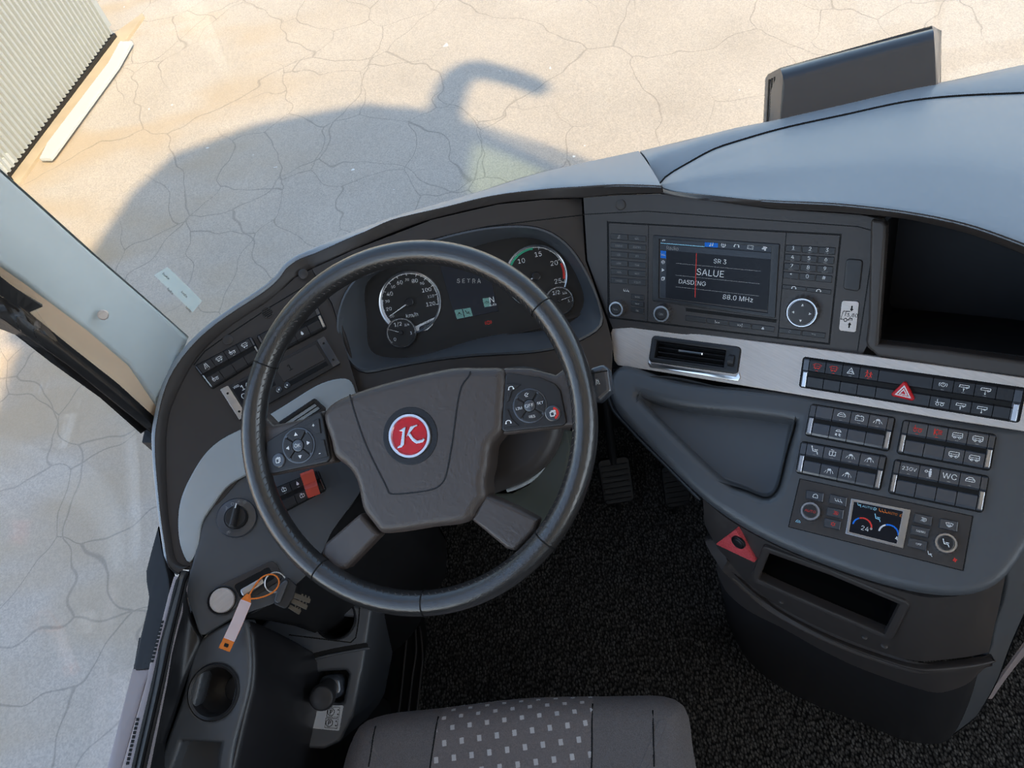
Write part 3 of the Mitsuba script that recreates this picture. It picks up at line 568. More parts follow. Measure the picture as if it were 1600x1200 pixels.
top_px = [(962, 573), (1013, 579), (1175, 604), (1340, 627), (1470, 646), (1600, 664), (1690, 678), (1690, 740), (1630, 820), (1580, 893), (1555, 915), (1520, 928), (1475, 930), (1394, 916), (1290, 882), (1187, 838), (1101, 782), (1042, 726), (985, 668), (957, 633), (950, 612), (953, 585)]
tray_px = [(1012, 590), (1026, 587), (1130, 605), (1228, 622), (1241, 630), (1243, 640), (1230, 700), (1217, 752), (1210, 768), (1200, 775), (1176, 769), (1140, 757), (1100, 743), (1075, 724), (1048, 702), (1020, 674), (997, 651), (993, 640), (998, 618), (1005, 598)]
ktop = orient(np.array(K.uvs(top_px)))
kd = dense(ktop, .02)
kd = smooth_poly(ktop, 150)
tray = smooth_poly(orient(np.array(K.uvs(tray_px))), 90)
add('top_panel', K.mesh(slab(kd, -.035, 0, .012, [tray], 4)), M_CON, ck, 40)
KT = K.up(-.030)
tr_in = smooth_poly(orient(np.array(KT.uvs([(1028, 606), (1040, 604), (1130, 620), (1226, 640), (1237, 648), (1236, 660), (1226, 705), (1214, 755), (1207, 768), (1196, 772), (1172, 764), (1140, 752), (1103, 738), (1076, 719), (1050, 698), (1030, 678), (1014, 660), (1011, 648), (1015, 630), (1021, 613)]))), 90)
tA = np.array([K.pt(p, -.0005) for p in tray]); tB = align(tA, np.array([KT.pt(p, .004) for p in offset(tr_in, -.002)])); tC = align(tA, np.array([KT.pt(p) for p in offset(tr_in, .003)]))
cen = tC.mean(0)
Vt = np.vstack([tA, tB, tC, [cen], tA - K.n * .03, [cen - K.n * .008]]); n9 = 90
Ft = np.vstack([grid_faces(3, n9, True), [(2*n9 + j, 2*n9 + (j+1) % n9, 3*n9) for j in range(n9)], [(j, (j+1) % n9, 3*n9+1+(j+1) % n9) for j in range(n9)], [(j, 3*n9+1+(j+1) % n9, 3*n9+1+j) for j in range(n9)], [(3*n9+1+j, 4*n9+1, 3*n9+1+(j+1) % n9) for j in range(n9)]])
labels[add('tray', trimesh.Trimesh(Vt, Ft, process=False), M_CON, ck, 40)] = {'label': 'recessed storage tray'}
# pedestal
P0 = [(1098, 778, K.up(-.035)), (1120, 798, K.up(-.035)), (1187, 840, K.up(-.035)), (1290, 886, K.up(-.035)), (1394, 920, K.up(-.035)), (1462, 934, K.up(-.035)), (1531, 925, K.up(-.035)), (1574, 884, K.up(-.035))]
P1 = [(1107, 830, Z(.60)), (1120, 855, Z(.59)), (1150, 893, Z(.57)), (1229, 954, Z(.55)), (1290, 985, Z(.55)), (1359, 1012, Z(.55)), (1445, 1033, Z(.56)), (1514, 1026, Z(.56)), (1545, 1019, Z(.56))]
P2 = [(1121, 890, Z(.52)), (1132, 920, Z(.50)), (1163, 950, Z(.49)), (1222, 981, Z(.48)), (1290, 1019, Z(.47)), (1359, 1050, Z(.46)), (1428, 1074, Z(.46)), (1473, 1082, Z(.47)), (1507, 1071, Z(.48)), (1535, 1042, Z(.5))]
P3 = [(1136, 967, Z(0)), (1160, 1019, Z(0)), (1205, 1064, Z(0)), (1273, 1101, Z(0)), (1350, 1131, Z(0)), (1423, 1159, Z(0)), (1467, 1162, Z(0)), (1489, 1149, Z(0))]
p0, p1, p2, p3 = (resample(cv(None, p), 50) for p in (P0, P1, P2, P3))
up_m = p0 * .5 + p1 * .5 + np.array([-.004, -.006, 0])
upper = keep_loft([p0, up_m, p1], .012, 9)
# the slot in the upper pedestal
a_, b_, c_ = (pick(upper, *p) for p in ((1198, 870), (1400, 955), (1290, 955)))
nb = np.cross(b_ - a_, c_ - a_); nb = nb if nb @ (CAM - a_) > 0 else -nb
CB = Pl(a_, nb, b_ - a_)
slot_px = [(1199, 857), (1300, 893), (1410, 939), (1413, 943), (1389, 990), (1384, 992), (1283, 949), (1183, 905), (1182, 899)]
slot = rounded(orient(np.array(CB.uvs(slot_px))), .004)
upper = cut(upper, CB.mesh(slab(slot, -.05, .05)))
add('upper_body', upper, M_PLA, ck, 40)
outer = rounded(offset(orient(np.array(CB.uvs(slot_px))), -.006), .006)
cub = add('slot_frame', CB.mesh(slab(outer, -.01, .004, .003, [slot])), M_PLA, ck)
labels[cub] = {'label': 'frame of the open letter-slot compartment'}
add('slot_box', cat(CB.mesh(slab(offset(slot, -.003), -.12, -.004, 0, [slot])), CB.mesh(slab(offset(slot, -.003), -.124, -.12))), M_GRV, cub, False)
pk0 = p1 + np.array([0, 0, -.006]) ; lipc = p1 * .85 + p2 * .15 + np.array([.004, -.010, .004])
lipt = keep_loft([p1 + np.array([.006, .0, -.012]), p1 + np.array([.002, -.010, -.004]), lipc, p2], .010, 13)
add('pocket_lip', lipt, M_PLA, ck, 40)
add('lower_body', keep_loft([p2 + np.array([-.001, .004, .0]), p2 * .5 + p3 * .5 + np.array([-.0, -.004, .0]), p3], .012, 9), M_BLK, ck, 40)
for x, y, r in ((1221, 940, .0035), (1351, 995, .004), (1382, 1008, .005)):
    q = pick(cat(upper, lipt), x, y); m = trimesh.creation.icosphere(2, r); m.apply_scale([1, 1, .6]); m.apply_translation(q); add('screw', m, M_PLA, ck, True)
sa = cv(None, [(1574, 884, K.up(-.035)), (1560, 960, Z(.62)), (1545, 1019, Z(.56)), (1508, 1085, Z(.33)), (1489, 1149, Z(0))])
sb = cv(None, [(1665, 770, Z(.80)), (1625, 900, Z(.62)), (1588, 990, Z(.46)), (1556, 1070, Z(.22)), (1525, 1121, Z(0))])
sm = cv(None, [(1608, 840, Z(.745)), (1592, 925, Z(.625)), (1570, 1000, Z(.53)), (1535, 1075, Z(.28)), (1507, 1136, Z(0))])
add('side_panel', loft([sa, sm, sb], 40, 13, .01), M_CON, ck, True)
add('edge_wall', loft([cv(K.up(-.03), [(1098, 780), (1042, 724), (985, 666), (957, 631), (951, 610), (955, 580)]), cv(K.up(-.08), [(1100, 760), (1050, 705), (1000, 655), (975, 630), (970, 610), (965, 575)])], 30, 3, .006, lin=True), M_CON, ck, True)
edge_b = cv(K.up(-.06), [(950, 570), (990, 640), (1100, 760)]); 
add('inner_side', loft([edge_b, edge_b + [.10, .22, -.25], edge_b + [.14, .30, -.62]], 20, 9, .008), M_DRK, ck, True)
ps = thing('step_edge', 'pale pinkish step edge strip right of the console pedestal', 'step edge')
add('strip', loft([cv(None, [(1700, 900, Z(.16)), (1605, 1003, Z(.12)), (1542, 1092, Z(.02))]), cv(None, [(1700, 930, Z(.10)), (1612, 1012, Z(.04)), (1550, 1092, Z(.002))])], 12, 2, .004, lin=True), M_SILL, ps)

# open compartment right of the radio
cr = thing('open_compartment', 'deep dark open compartment under the dashboard pad right of the radio', 'storage compartment')
oc = rounded(orient(np.array(R.uvs([(1386, 338), (1480, 345), (1620, 385), (1690, 470), (1690, 574), (1600, 560), (1480, 545), (1372, 533), (1366, 522)]))), .008)
RB = R.up(-.004)
for px in ([(1362, 341), (1382, 344), (1387, 352), (1386, 372), (1376, 505), (1374, 540), (1366, 549), (1356, 540), (1354, 530), (1358, 500)], [(1356, 538), (1366, 534), (1420, 539), (1480, 545), (1640, 567), (1700, 575), (1690, 606), (1600, 590), (1480, 572), (1372, 554)]):
    add('lip', R.mesh(slab(rounded(orient(np.array(R.uvs(px))), .003), -.02, .010, .004, (), 4)), M_PLA, cr, 40)
add('liner', cat(R.mesh(slab(offset(oc, -.004), -.22, -.012, 0, [oc])), R.mesh(slab(offset(oc, -.004), -.225, -.22))), M_DRK, cr, False)

# ------------------------------------------------------------------ instrument cluster
ik = thing('instrument_cluster', 'instrument cluster with two round dials and a centre display behind the steering wheel', 'instrument cluster')
add('face', CD.mesh(slab(gin, -.012, .0, 0)), M_DIA, ik, False)
def arc(c, r, a0, a1, w, n=40):
    a = np.radians(np.linspace(a0, a1, n)); return LineString(np.c_[c[0] + r*np.cos(a), c[1] + r*np.sin(a)]).buffer(w/2, cap_style=2)
def ticks(c, r0, r1, angs, w): return unary_union([LineString([(c[0] + r*math.cos(math.radians(a)), c[1] + r*math.sin(math.radians(a))) for r in (r0, r1)]).buffer(w/2, cap_style=2) for a in angs])
def txt_at(pl, s, c, h, hgt, rot=0, bold=False):
    m = text(s, h, bold); a = math.radians(rot); v = m.vertices.copy(); m.vertices = np.c_[c[0] + v[:, 0]*math.cos(a) - v[:, 1]*math.sin(a), c[1] + v[:, 0]*math.sin(a) + v[:, 1]*math.cos(a), v[:, 2] + hgt]; return pl.mesh(m)
ROT = 0.0
def gauge(x, y, rpx, name, label, nums, a0, a1, needle, extra=None, CD=CD):
    c = CD.uv(x, y); r = np.linalg.norm(CD.uv(x + rpx, y) - c)
    g = add(name, CD.mesh(lathe([(0, 0), (r*1.03, 0), (r*1.03, .003), (r*1.0, .0042), (r*.965, .003), (r*.96, .0012), (0, .0012)], 64, c)), M_CHD, ik, 40); labels[g] = {'label': label}
    add('dial', CD.mesh(lathe([(0, .001), (r*.955, .001), (r*.955, .0016), (0, .0016)], 64, c)), M_DIA, g, False)
    n = len(nums); ang = [a0 + (a1 - a0) * i / (n - 1) for i in range(n)]
    tk = unary_union([ticks(c, r*.86, r*.955, ang, r*.022), arc(c, r*.935, a0, a1, r*.02)] + ([ticks(c, r*.90, r*.955, np.linspace(a0, a1, 2*n-1), r*.014)]))
    add('scale', CD.mesh(trimesh.Trimesh(film(tk).vertices + [0, 0, .0017], film(tk).faces)), M_WHT, g, False)
    ms = [txt_at(CD, s, c + r*k*np.array([math.cos(math.radians(a)), math.sin(math.radians(a))]), hh*r, .0017, ROT) for (s, hh, k), a in zip(nums, ang) if s]
    if extra: ms += [txt_at(CD, s, c + np.array(o)*r, hh*r, .0017, ROT) for s, o, hh in extra]
    if ms: add('numerals', cat(*ms), M_WHT, g, False)
    na = math.radians(needle); d = np.array([math.cos(na), math.sin(na)]); e = np.array([-d[1], d[0]])
    pts = [c + d*r*.82 + e*r*.008, c + d*r*.82 - e*r*.008, c - d*r*.12 - e*r*.025, c - d*r*.12 + e*r*.025]
    nd = add('needle', CD.mesh(hull([[*p, z] for p in pts for z in (.0035, .0045)])), M_WHT, g, False)
    add('needle_cap', CD.mesh(lathe([(0, .0018), (r*.14, .0018), (r*.14, .006), (r*.11, .0068), (0, .0068)], 28, c)), M_BLK, g)
    return g, c, r
g, c, r = gauge(640.5, 472.5, 47.5, 'speedometer', 'speedometer dial from 0 to 120 km/h', [('', .1, .7), ('10', .085, .74), ('20', .115, .72), ('30', .085, .74), ('40', .125, .71), ('50', .085, .74), ('60', .125, .72), ('70', .085, .74), ('80', .125, .72), ('90', .085, .74), ('100', .125, .69), ('110', .085, .72), ('120', .125, .69)], 228, -14, 205, [('km/h', (.0, -.42), .13)])
bigw = arc(c, r*.925, 165, 232, r*.085); f = film(bigw); f.vertices += [0, 0, .0018]; add('arc_band', CD.mesh(f), M_WHT, g, False)
oq = [(645, 512), (681, 495), (676, 508), (668, 516), (652, 519)]
f = slab(orient(np.array(CD.uvs(oq))), .0017, .0028, .0004); add('odometer_frame', CD.mesh(f), M_WHT, g, False)
f = slab(offset(orient(np.array(CD.uvs([(655, 510.5), (679, 499), (674, 508), (667, 515), (655, 517)]))), .0006), .0028, .0031); add('odometer_display', CD.mesh(f), M_SCR2, g, False)
add('odometer_digits', cat(txt_at(CD, '1693', CD.uv(670, 503.5), .0042, .0032), txt_at(CD, '27.1', CD.uv(669, 510), .0042, .0032)), M_GRY, g, False)
g, c, r = gauge(627.5, 520, 23, 'small_gauge', 'small gauge overlapping the speedometer', [('0', .22, .62), ('', .1, .5), ('1/2', .26, .62), ('3/4', .16, .66), ('1', .2, .66)], 215, -10, 155, CD=CD.up(.0045))
g, c, r = gauge(838, 432, 48, 'rev_counter', 'rev counter with green and red arcs', [('', .1, .7), ('5', .14, .7), ('10', .15, .70), ('15', .15, .72), ('20', .15, .72), ('25', .15, .72)], 222, -22, 200)
for a0, a1, m in ((150, 88, M_GRN), (18, -15, M_REDP)):
    f = film(arc(c, r*.90, a0, a1, r*.07)); f.vertices += [0, 0, .0021]; add('arc_band', CD.mesh(f), m, g, False)
f = film(arc(c, r*.92, 196, 236, r*.12)); f.vertices += [0, 0, .0021]; add('arc_band', CD.mesh(f), M_WHT, g, False)
gauge(874, 470, 22, 'small_gauge', 'small gauge overlapping the rev counter', [('0', .22, .62), ('', .1, .5), ('1/2', .26, .62), ('3/4', .16, .66), ('1', .2, .66)], 215, -10, 10, CD=CD.up(.0045))
dq = Quad(CD, [(688, 416), (764, 422), (779, 486), (712.5, 500)])
dsp = add('display', dq.slab(0, 0, 1, 1, 0, .0014, .0006), M_SCR2, ik)
add('wordmark', dq.put(text('S E T R A', .0062, True), .52, .27, .0016, 1), M_GRY, dsp, False)
for (s0, t0, s1, t1, k) in ((.03, .82, .2, .99, 'lamp'), (.22, .82, .40, .99, 'seat'), (.71, .66, .86, .86, 'brake')):
    b = add('tell_tale', dq.slab(s0, t0, s1, t1, .0014, .0016, 0), M_TEAL, dsp, False); add('symbol', dq.put(sym(k, .007), (s0+s1)/2, (t0+t1)/2, .0017), M_GRV, b, False)
add('gear_letter', cat(txt_at(CD, 'N', CD.uv(768.5, 468.5), .0085, .0016), txt_at(CD, 'Auto', CD.uv(770, 476), .0036, .0016)), M_WHT, dsp, False)
f = sym('brake', .011); o = CD.uv(763, 504); f.vertices += [*o, .0005]; labels[add('warning_lamp', CD.mesh(f), M_REDP, ik, False)] = {'label': 'red brake warning lamp'}
bez = np.array(CD.uvs([(640, 557), (720, 541), (790, 526), (800, 521), (840, 512), (905, 492)]))
add('lower_bezel', CD.mesh(film(LineString(bez).buffer(.0022), .004)), M_BLK, ik)

# ------------------------------------------------------------------ steering wheel
wk_ = thing('steering_wheel', 'black leather four-spoke coach steering wheel with a round red emblem', 'steering wheel')
WR, RT = .2195 * WS, .0155 * WS
ang = np.linspace(0, 2*np.pi, 181)[:-1]; sec = np.linspace(0, 2*np.pi, 20, endpoint=False)
Vr = np.array([[(WR + RT*math.cos(s))*math.cos(a), (WR + RT*math.cos(s))*math.sin(a), RT*1.12*math.sin(s)] for a in ang for s in sec])
Fr = grid_faces(180, 20, True); Fr = np.vstack([Fr, [(179*20 + j, 179*20 + (j+1) % 20, (j+1) % 20) for j in range(20)], [(179*20 + j, (j+1) % 20, j) for j in range(20)]])
add('rim', W.mesh(trimesh.Trimesh(Vr, Fr[:, ::-1], process=False)), M_LEA, wk_, True)
def wang(x, y): p = W.uv(x, y); return math.atan2(p[1], p[0])
for x, y in ((408, 566), (853, 474), (664, 945), (832, 826), (512, 872)):
    a = wang(x, y); cc = np.array([math.cos(a), math.sin(a)]) * WR; s = np.linspace(0, 2*np.pi, 29)
    P = np.array([W.pt((cc[0] + RT*1.005*math.cos(q)*math.cos(a), cc[1] + RT*1.005*math.cos(q)*math.sin(a)), RT*1.125*math.sin(q)) for q in s])
    add('seam', tube(P, .0009, 6), M_GRV, wk_, True)
stt = []
for i in range(150):
    a = 2*math.pi*i/150; s = math.pi - .62
    p0_, p1_ = (np.array([(WR + RT*1.01*math.cos(s2))*math.cos(a2), (WR + RT*1.01*math.cos(s2))*math.sin(a2), RT*1.13*math.sin(s2)]) for a2, s2 in ((a - .006, s + .12), (a + .008, s - .12)))
    stt.append(tube([W.pt(p0_[:2], p0_[2]), W.pt((p0_ + p1_)[:2]/2, (p0_[2] + p1_[2])/2 + .0007), W.pt(p1_[:2], p1_[2])], .0006, 4))
k = add('stitching', cat(*stt), M_PLA, wk_, False); labels[k] = {'kind': 'stuff', 'label': 'row of small leather stitches'}
hub_px = [(504, 642), (515, 630), (540, 617), (600, 597), (635, 588), (680, 578), (712, 573), (760, 573), (786, 578), (790, 590), (787, 640), (784, 672), (776, 684), (769, 692), (762, 730), (757, 760), (759, 773), (745, 795), (733, 814), (722, 819), (685, 824), (640, 831), (608, 835), (593, 834), (580, 820), (565, 800), (556, 762), (545, 737), (530, 723), (521, 716), (513, 690)]
HU = W.up(.004)
hub = smooth_poly(orient(np.array(HU.uvs(hub_px))), 130)
add('hub_cover', HU.mesh(slab(hub, -.045, 0, .012, (), 5)), M_HUB, wk_, 50)
gpx = [(735, 581), (727, 595), (718, 615), (711, 660), (707, 690), (700, 730), (694, 750), (684, 761), (660, 768), (617, 772), (606, 766), (596, 745), (575, 702), (562, 668), (553, 640), (547, 617)]
gp = np.array(HU.uvs(gpx)); gpc = CubicSpline(np.linspace(0, 1, len(gp)), gp)(np.linspace(0, 1, 90))
add('hub_groove', HU.mesh(film(LineString(gpc).buffer(.0008), .0007)), M_DRK, wk_, False)
ce_ = HU.uv(641, 681)
em = add('emblem_ring', HU.mesh(lathe([(0, 0), (.0265, 0), (.0265, .002), (.0254, .0042), (.0226, .0042), (.0212, .002), (.0212, .001), (0, .001)], 56, ce_)), M_CHR, wk_, 50)
labels[em] = {'label': 'chrome ring of the round emblem'}
add('recess', HU.mesh(slab(circle(ce_, .034, 48), -.001, .0008, .0006, [circle(ce_, .0268, 48)])), M_BLK, em)
labels[add('disc', HU.mesh(lathe([(0, .001), (.0211, .001), (.0211, .0022), (0, .0032)], 48, ce_)), M_RED, em, 50)] = {'label': 'red enamel disc'}
def kx(p): a = math.radians(2); p = np.array(p)*.0305; return ce_ + np.array([p[:, 0]*math.cos(a) - p[:, 1]*math.sin(a), p[:, 0]*math.sin(a) + p[:, 1]*math.cos(a)]).T
parts = [[(-.36, .27), (-.12, .36), (-.04, .36), (-.10, .20), (-.24, -.30), (-.36, -.38), (-.56, -.38), (-.50, -.30), (-.40, -.28), (-.22, .22)],
         [(.12, .34), (.40, .36), (.44, .30), (.30, .27), (-.02, .02), (-.12, -.04), (-.02, .12)],
         [(-.03, .04), (.08, .10), (.18, -.10), (.30, -.24), (.52, -.24), (.55, -.18), (.62, -.26), (.50, -.36), (.24, -.36), (.10, -.22)]]
labels[add('letter_k', cat(*[HU.mesh(slab(orient(kx(p)), .0026, .0052, .0007)) for p in parts]), M_CHR, em, 30)] = {'label': 'chrome letter K'}
SPK = W.up(-.004)
for px in ([(562, 802), (592, 836), (540, 890), (524, 895), (500, 866), (506, 850)], [(757, 772), (800, 790), (842, 812), (836, 830), (805, 862), (790, 858), (735, 812)],
           [(785, 574), (830, 575), (868, 585), (900, 560), (918, 600), (920, 660), (900, 668), (884, 668), (784, 680)], [(506, 640), (470, 655), (425, 664), (402, 640), (388, 690), (396, 740), (418, 744), (522, 722)]):
    add('spoke', SPK.mesh(slab(rounded(orient(np.array(SPK.uvs(px))), .003), -.022, 0, .006, (), 4)), M_HUB, wk_, 50)
PD = W.up(-.002)
def pod(px, cen, rr, ok, arrows, keys, rnd, label):
    p = rounded(orient(np.array(PD.uvs(px))), .004); k = add('button_pod', PD.mesh(slab(p, -.02, .002, .002)), M_KEY, wk_); labels[k] = {'label': label}
    P3_ = PD.up(.002); c = P3_.uv(*cen); r = np.linalg.norm(P3_.uv(cen[0] + rr, cen[1]) - c)
    add('dial_ring', P3_.mesh(slab(circle(c, r*1.1, 48), 0, .0012, .0008, [circle(c, r*1.01, 48)])), M_KEYG, k)
    for i in range(4):
        a = np.radians(np.linspace(45 + 90*i + 4, 135 + 90*i - 4, 14)) + math.radians(4)
        s = np.vstack([np.c_[np.cos(a), np.sin(a)]*r, np.c_[np.cos(a[::-1]), np.sin(a[::-1])]*r*.40]) + c
        b = add('rocker_key', P3_.mesh(slab(orient(s), 0, .0022, .0008)), M_KEY, k)
        am = math.radians(90 + 90*i + 4); o = c + .70*r*np.array([math.cos(am), math.sin(am)])
        m = text(arrows[i][1:], .0030) if arrows[i][0] == '=' else sym(arrows[i], .0062); m.vertices += [*o, .0023]; add('legend', P3_.mesh(m), M_WHT, b, False)
    b = add('centre_key', P3_.mesh(lathe([(0, 0), (r*.36, 0), (r*.36, .0026), (r*.30, .0032), (0, .0034)], 32, c)), M_KEYG, k)
    m = text(ok, r*.22); m.vertices += [*c, .0036]; add('legend', P3_.mesh(m), M_WHT, b, False)
    for pp, sy, pos in keys:
        b = add('corner_key', P3_.mesh(slab(orient(np.array(P3_.uvs(pp))), 0, .0022, .0006)), M_KEY, k)
        m = text(sy, .0046, True) if sy in '+-' else sym(sy, .0075); m.vertices += [*P3_.uv(*pos), .0023]; add('legend', P3_.mesh(m), M_WHT, b, False)
    c2 = P3_.uv(*rnd[0]); b = add('round_key', P3_.mesh(lathe([(0, 0), (.0088, 0), (.0088, .0016), (.0078, .0022), (0, .0022)], 28, c2)), M_KEYG, k)
    if rnd[1]: a_ = np.linspace(-1.3, 1.3, 12); m = film(Polygon(np.vstack([np.c_[np.cos(a_), np.sin(a_)]*.0072, np.c_[np.cos(a_[::-1]), np.sin(a_[::-1])]*.0045]))); m.vertices += [*c2, .0023]; add('marker', P3_.mesh(m), M_REDP, b, False)
    m = sym('page', .0085); m.vertices += [*c2, .0026]; add('legend', P3_.mesh(m), M_WHT, b, False)
pod([(417, 690), (440, 676), (501, 642), (506, 655), (517, 716), (512, 722), (421, 741), (415, 735)], (467, 696), 23.5, 'OK', ['up', 'left', 'down', 'right'],
    [([(477, 666), (499, 654), (502, 677), (494, 676), (488, 670)], '+', (491, 664)), ([(492, 718), (497, 703), (502, 688), (507, 687), (513, 713)], '-', (501, 708))], ((436, 719), False), 'left button pod with arrow keys round an OK key')
pod([(790, 582), (845, 590), (868, 600), (876, 610), (886, 660), (880, 665), (790, 675), (784, 672)], (828, 634), 24.5, 'OFF', ['limit', '=LIM', '=RES', '=SET'],
    [([(792, 600), (814, 601), (800, 612), (796, 626), (792, 628)], 'phone', (799, 607)), ([(789, 640), (794, 640), (800, 655), (811, 665), (789, 667)], 'phone', (795, 660))], ((864, 646), True), 'right button pod with cruise control keys round an OFF key')
SH = W.up(-.075)
add('column_shroud', SH.mesh(slab(smooth_poly(orient(np.array(SH.uvs([(560, 640), (700, 590), (860, 590), (878, 640), (872, 690), (850, 728), (822, 750), (780, 768), (700, 800), (600, 800), (560, 730)]))), 80), -.08, 0, .02, (), 4)), M_PLA, wk_, 50)
add('boss', W.mesh(lathe([(0, -.10), (.055, -.10), (.062, -.03), (0, -.03)], 40, W.uv(660, 690))), M_BLK, wk_)
S2 = W.up(-.10)
add('column_panel', S2.mesh(slab(rounded(orient(np.array(S2.uvs([(860, 672), (886, 672), (892, 700), (880, 780), (868, 830), (830, 850), (770, 840), (760, 770), (800, 770), (838, 750), (862, 705)]))), .004), -.05, 0, .004)), M_OLV, wk_)
tr_ = np.array([S2.pt(S2.uv(x, y), .001) for x, y in [(872, 668), (866, 690), (858, 712), (842, 738), (826, 752), (792, 766)]])
add('panel_edge', tube(resample(tr_, 24), .003, 8), M_WNG, wk_, True)
colp = np.array([W.pt(W.uv(690, 720), -.12), W.pt(W.uv(700, 720), -.3), [-.12, .72, .05]])
add('column', tube(resample(colp, 12), .055, 20), M_DRK, wk_, True)
sk2 = thing('column_stalk', 'black steering column stalk with white symbol right of the wheel rim', 'stalk')
SW = W.up(-.03)
kk = SW.mesh(slab(rounded(orient(np.array(SW.uvs([(921, 575), (943, 569), (953, 577), (957, 612), (938, 629), (922, 628)]))), .005), -.022, .004, .006, (), 4)); add('handle', kk, M_KEYG, sk2, 50)
add('arm', tube([SW.pt(SW.uv(930, 600), -.01), SW.pt(SW.uv(850, 640), -.03)], .008, 12), M_BLK, sk2, True)
add('band', SW.mesh(film(LineString(SW.uvs([(925, 584), (949, 580)])).buffer(.0006), .0046)), M_GRV, sk2, False)
m = sym('road', .007); m.vertices += [*SW.uv(934, 597), .0042]; add('legend', SW.mesh(m), M_WHT, sk2, False)

# ------------------------------------------------------------------ radio
rk = thing('radio', 'black coach radio with colour screen and rows of small keys in the dashboard', 'radio')
rq = Quad(R, [(951, 347.5), (1313.4, 366.8), (1295.2, 537.3), (952.3, 496)])
add('gap', rq.slab(-.004, -.008, 1.004, 1.008, -.004, .0006, 0), M_GRV, rk, False)
R2 = R.up(.001)
rq = Quad(R2, [(951.5, 348.5), (1312.5, 367.8), (1294.5, 536), (953, 495)])
add('body', rq.slab(0, 0, 1, 1, -.004, .0006, .0005), M_PLA, rk)
for p in ([(1013.6, 352.5), (1012, 503)], [(1228.7, 364), (1215.5, 529)]): add('panel_joint', R2.mesh(film(LineString(R2.uvs(p)).buffer(.0005), .0008)), M_GRV, rk, False)
sq = Quad(R2, [(1021, 367), (1219, 381), (1212, 497), (1020, 470)]); 
fr_ = add('screen_bezel', sq.slab(0, 0, 1, 1, 0, .0025, .001, .002, [sq.rect(.055, .03, .94, .94)]), M_BLK, rk)
s2 = Quad(R2, [(1032.8, 369.5), (1206.7, 382.7), (1199.2, 484.5), (1032, 464.4)])
scr = add('screen', s2.slab(0, 0, 1, 1, 0, .0012, 0), M_SCR, rk, False); labels[scr] = {'label': 'lit colour screen showing the tuned station'}
def on(name, q, m, s, t, mat, h=.0014, par=scr): return add(name, q.put(m, s, t, h), mat, par, False)
def strip(q, s0, t0, s1, t1, h0=.0012, h1=.00135): return q.slab(s0, t0, s1, t1, h0, h1, 0)
add('title_bar', strip(s2, 0, 0, 1, .105), M_SCR2, scr, False); add('title_bar', strip(s2, 0, .125, 1, .215), M_SCR2, scr, False)
add('side_bar', strip(s2, 0, .22, .055, 1), M_SCR2, scr, False)
add('active_tab', strip(s2, .415, .0, .535, .105, .0013, .0015), M_BLUP, scr, False); add('active_tab', strip(s2, .0, .225, .055, .345, .0013, .0015), M_BLUP, scr, False)
add('blue_line', strip(s2, 0, .10, .415, .112, .0013, .0015), M_CYN, scr, False)
for kd_, s in (('note', .475), ('globe', .585), ('phone', .70), ('battery', .82), ('fan', .94)): on('tab_symbol', s2, sym(kd_, .0075), s, .055, M_WHT, .0016)
on('tab_symbol', s2, sym('note', .006), .03, .04, M_WHT, .0016)
for kd_, t in (('seats', .285), ('globe', .41), ('right', .54), ('page', .68)): on('tab_symbol', s2, sym(kd_, .006), .027, t, M_WHT, .0016)
on('screen_text', s2, text('Radio', .0048), .115, .17, M_GRY, .0016)
on('screen_text', s2, text('SR 3', .0058), .56, .315, M_WHT); on('screen_text', s2, text('SALUE', .0084), .475, .51, M_WHT)
on('screen_text', s2, text('DASDING', .0058), .31, .695, M_WHT); on('screen_text', s2, text('88.0 MHz', .0062), .735, .865, M_WHT)
for t in (.405, .60, .79): add('row_line', strip(s2, .15, t, .92, t + .007), M_GRY, scr, False)
add('tuning_line', strip(s2, .338, .22, .346, .93, .0014, .0017), M_REDP, scr, False)
on('sensor_hole', rq, trimesh.creation.cylinder(.0012, .0004, sections=14), .735, .145, M_GRV, .001, rk)
def key(q, s0, t0, s1, t1, leg=None, par=rk, mat=M_KEY, lm=M_WHT, h0=.0004, h1=.0020, name='key', size=.0028, pos=(.5, .5), gap=.0005, bev=.0006):
    k = add(name, q.button(s0, t0, s1, t1, h0, h1, bev, gap), mat, par, False)
    if leg:
        m = text(leg[1:], size) if leg[0] == '=' else sym(leg, size)
        add('legend', q.put(m, s0 + (s1-s0)*pos[0], t0 + (t1-t0)*pos[1], h1 + .0001), lm, k, False)
    return k
kq = Quad(R2, [(954, 362), (1010.6, 366.5), (1010.6, 448.7), (954.2, 443.8)])
for i, w in enumerate(['note', '=RADIO', '=CD', '=USB', '=AUX', '=VIDEO']):
    for j in range(2): key(kq, j*.5, i/6 + .02, j*.5 + .5, (i+1)/6 - .02, 'seats' if (i == 0 and j) else w, size=.0055 if i == 0 else .0024, lm=M_GRY)
kq = Quad(R2, [(986, 457.5), (1007.5, 459.5), (1007, 493), (986, 487.5)])
for i, w in enumerate(['=MON', '=MAP', '=PIC']): key(kq, 0, i/3 + .03, 1, (i+1)/3 - .03, w, size=.0021, lm=M_GRY)
m = sym('seats', .008); m.vertices += [*R2.uv(979, 453.5), .0007]; add('symbol', R2.mesh(m), M_WHT, rk, False)
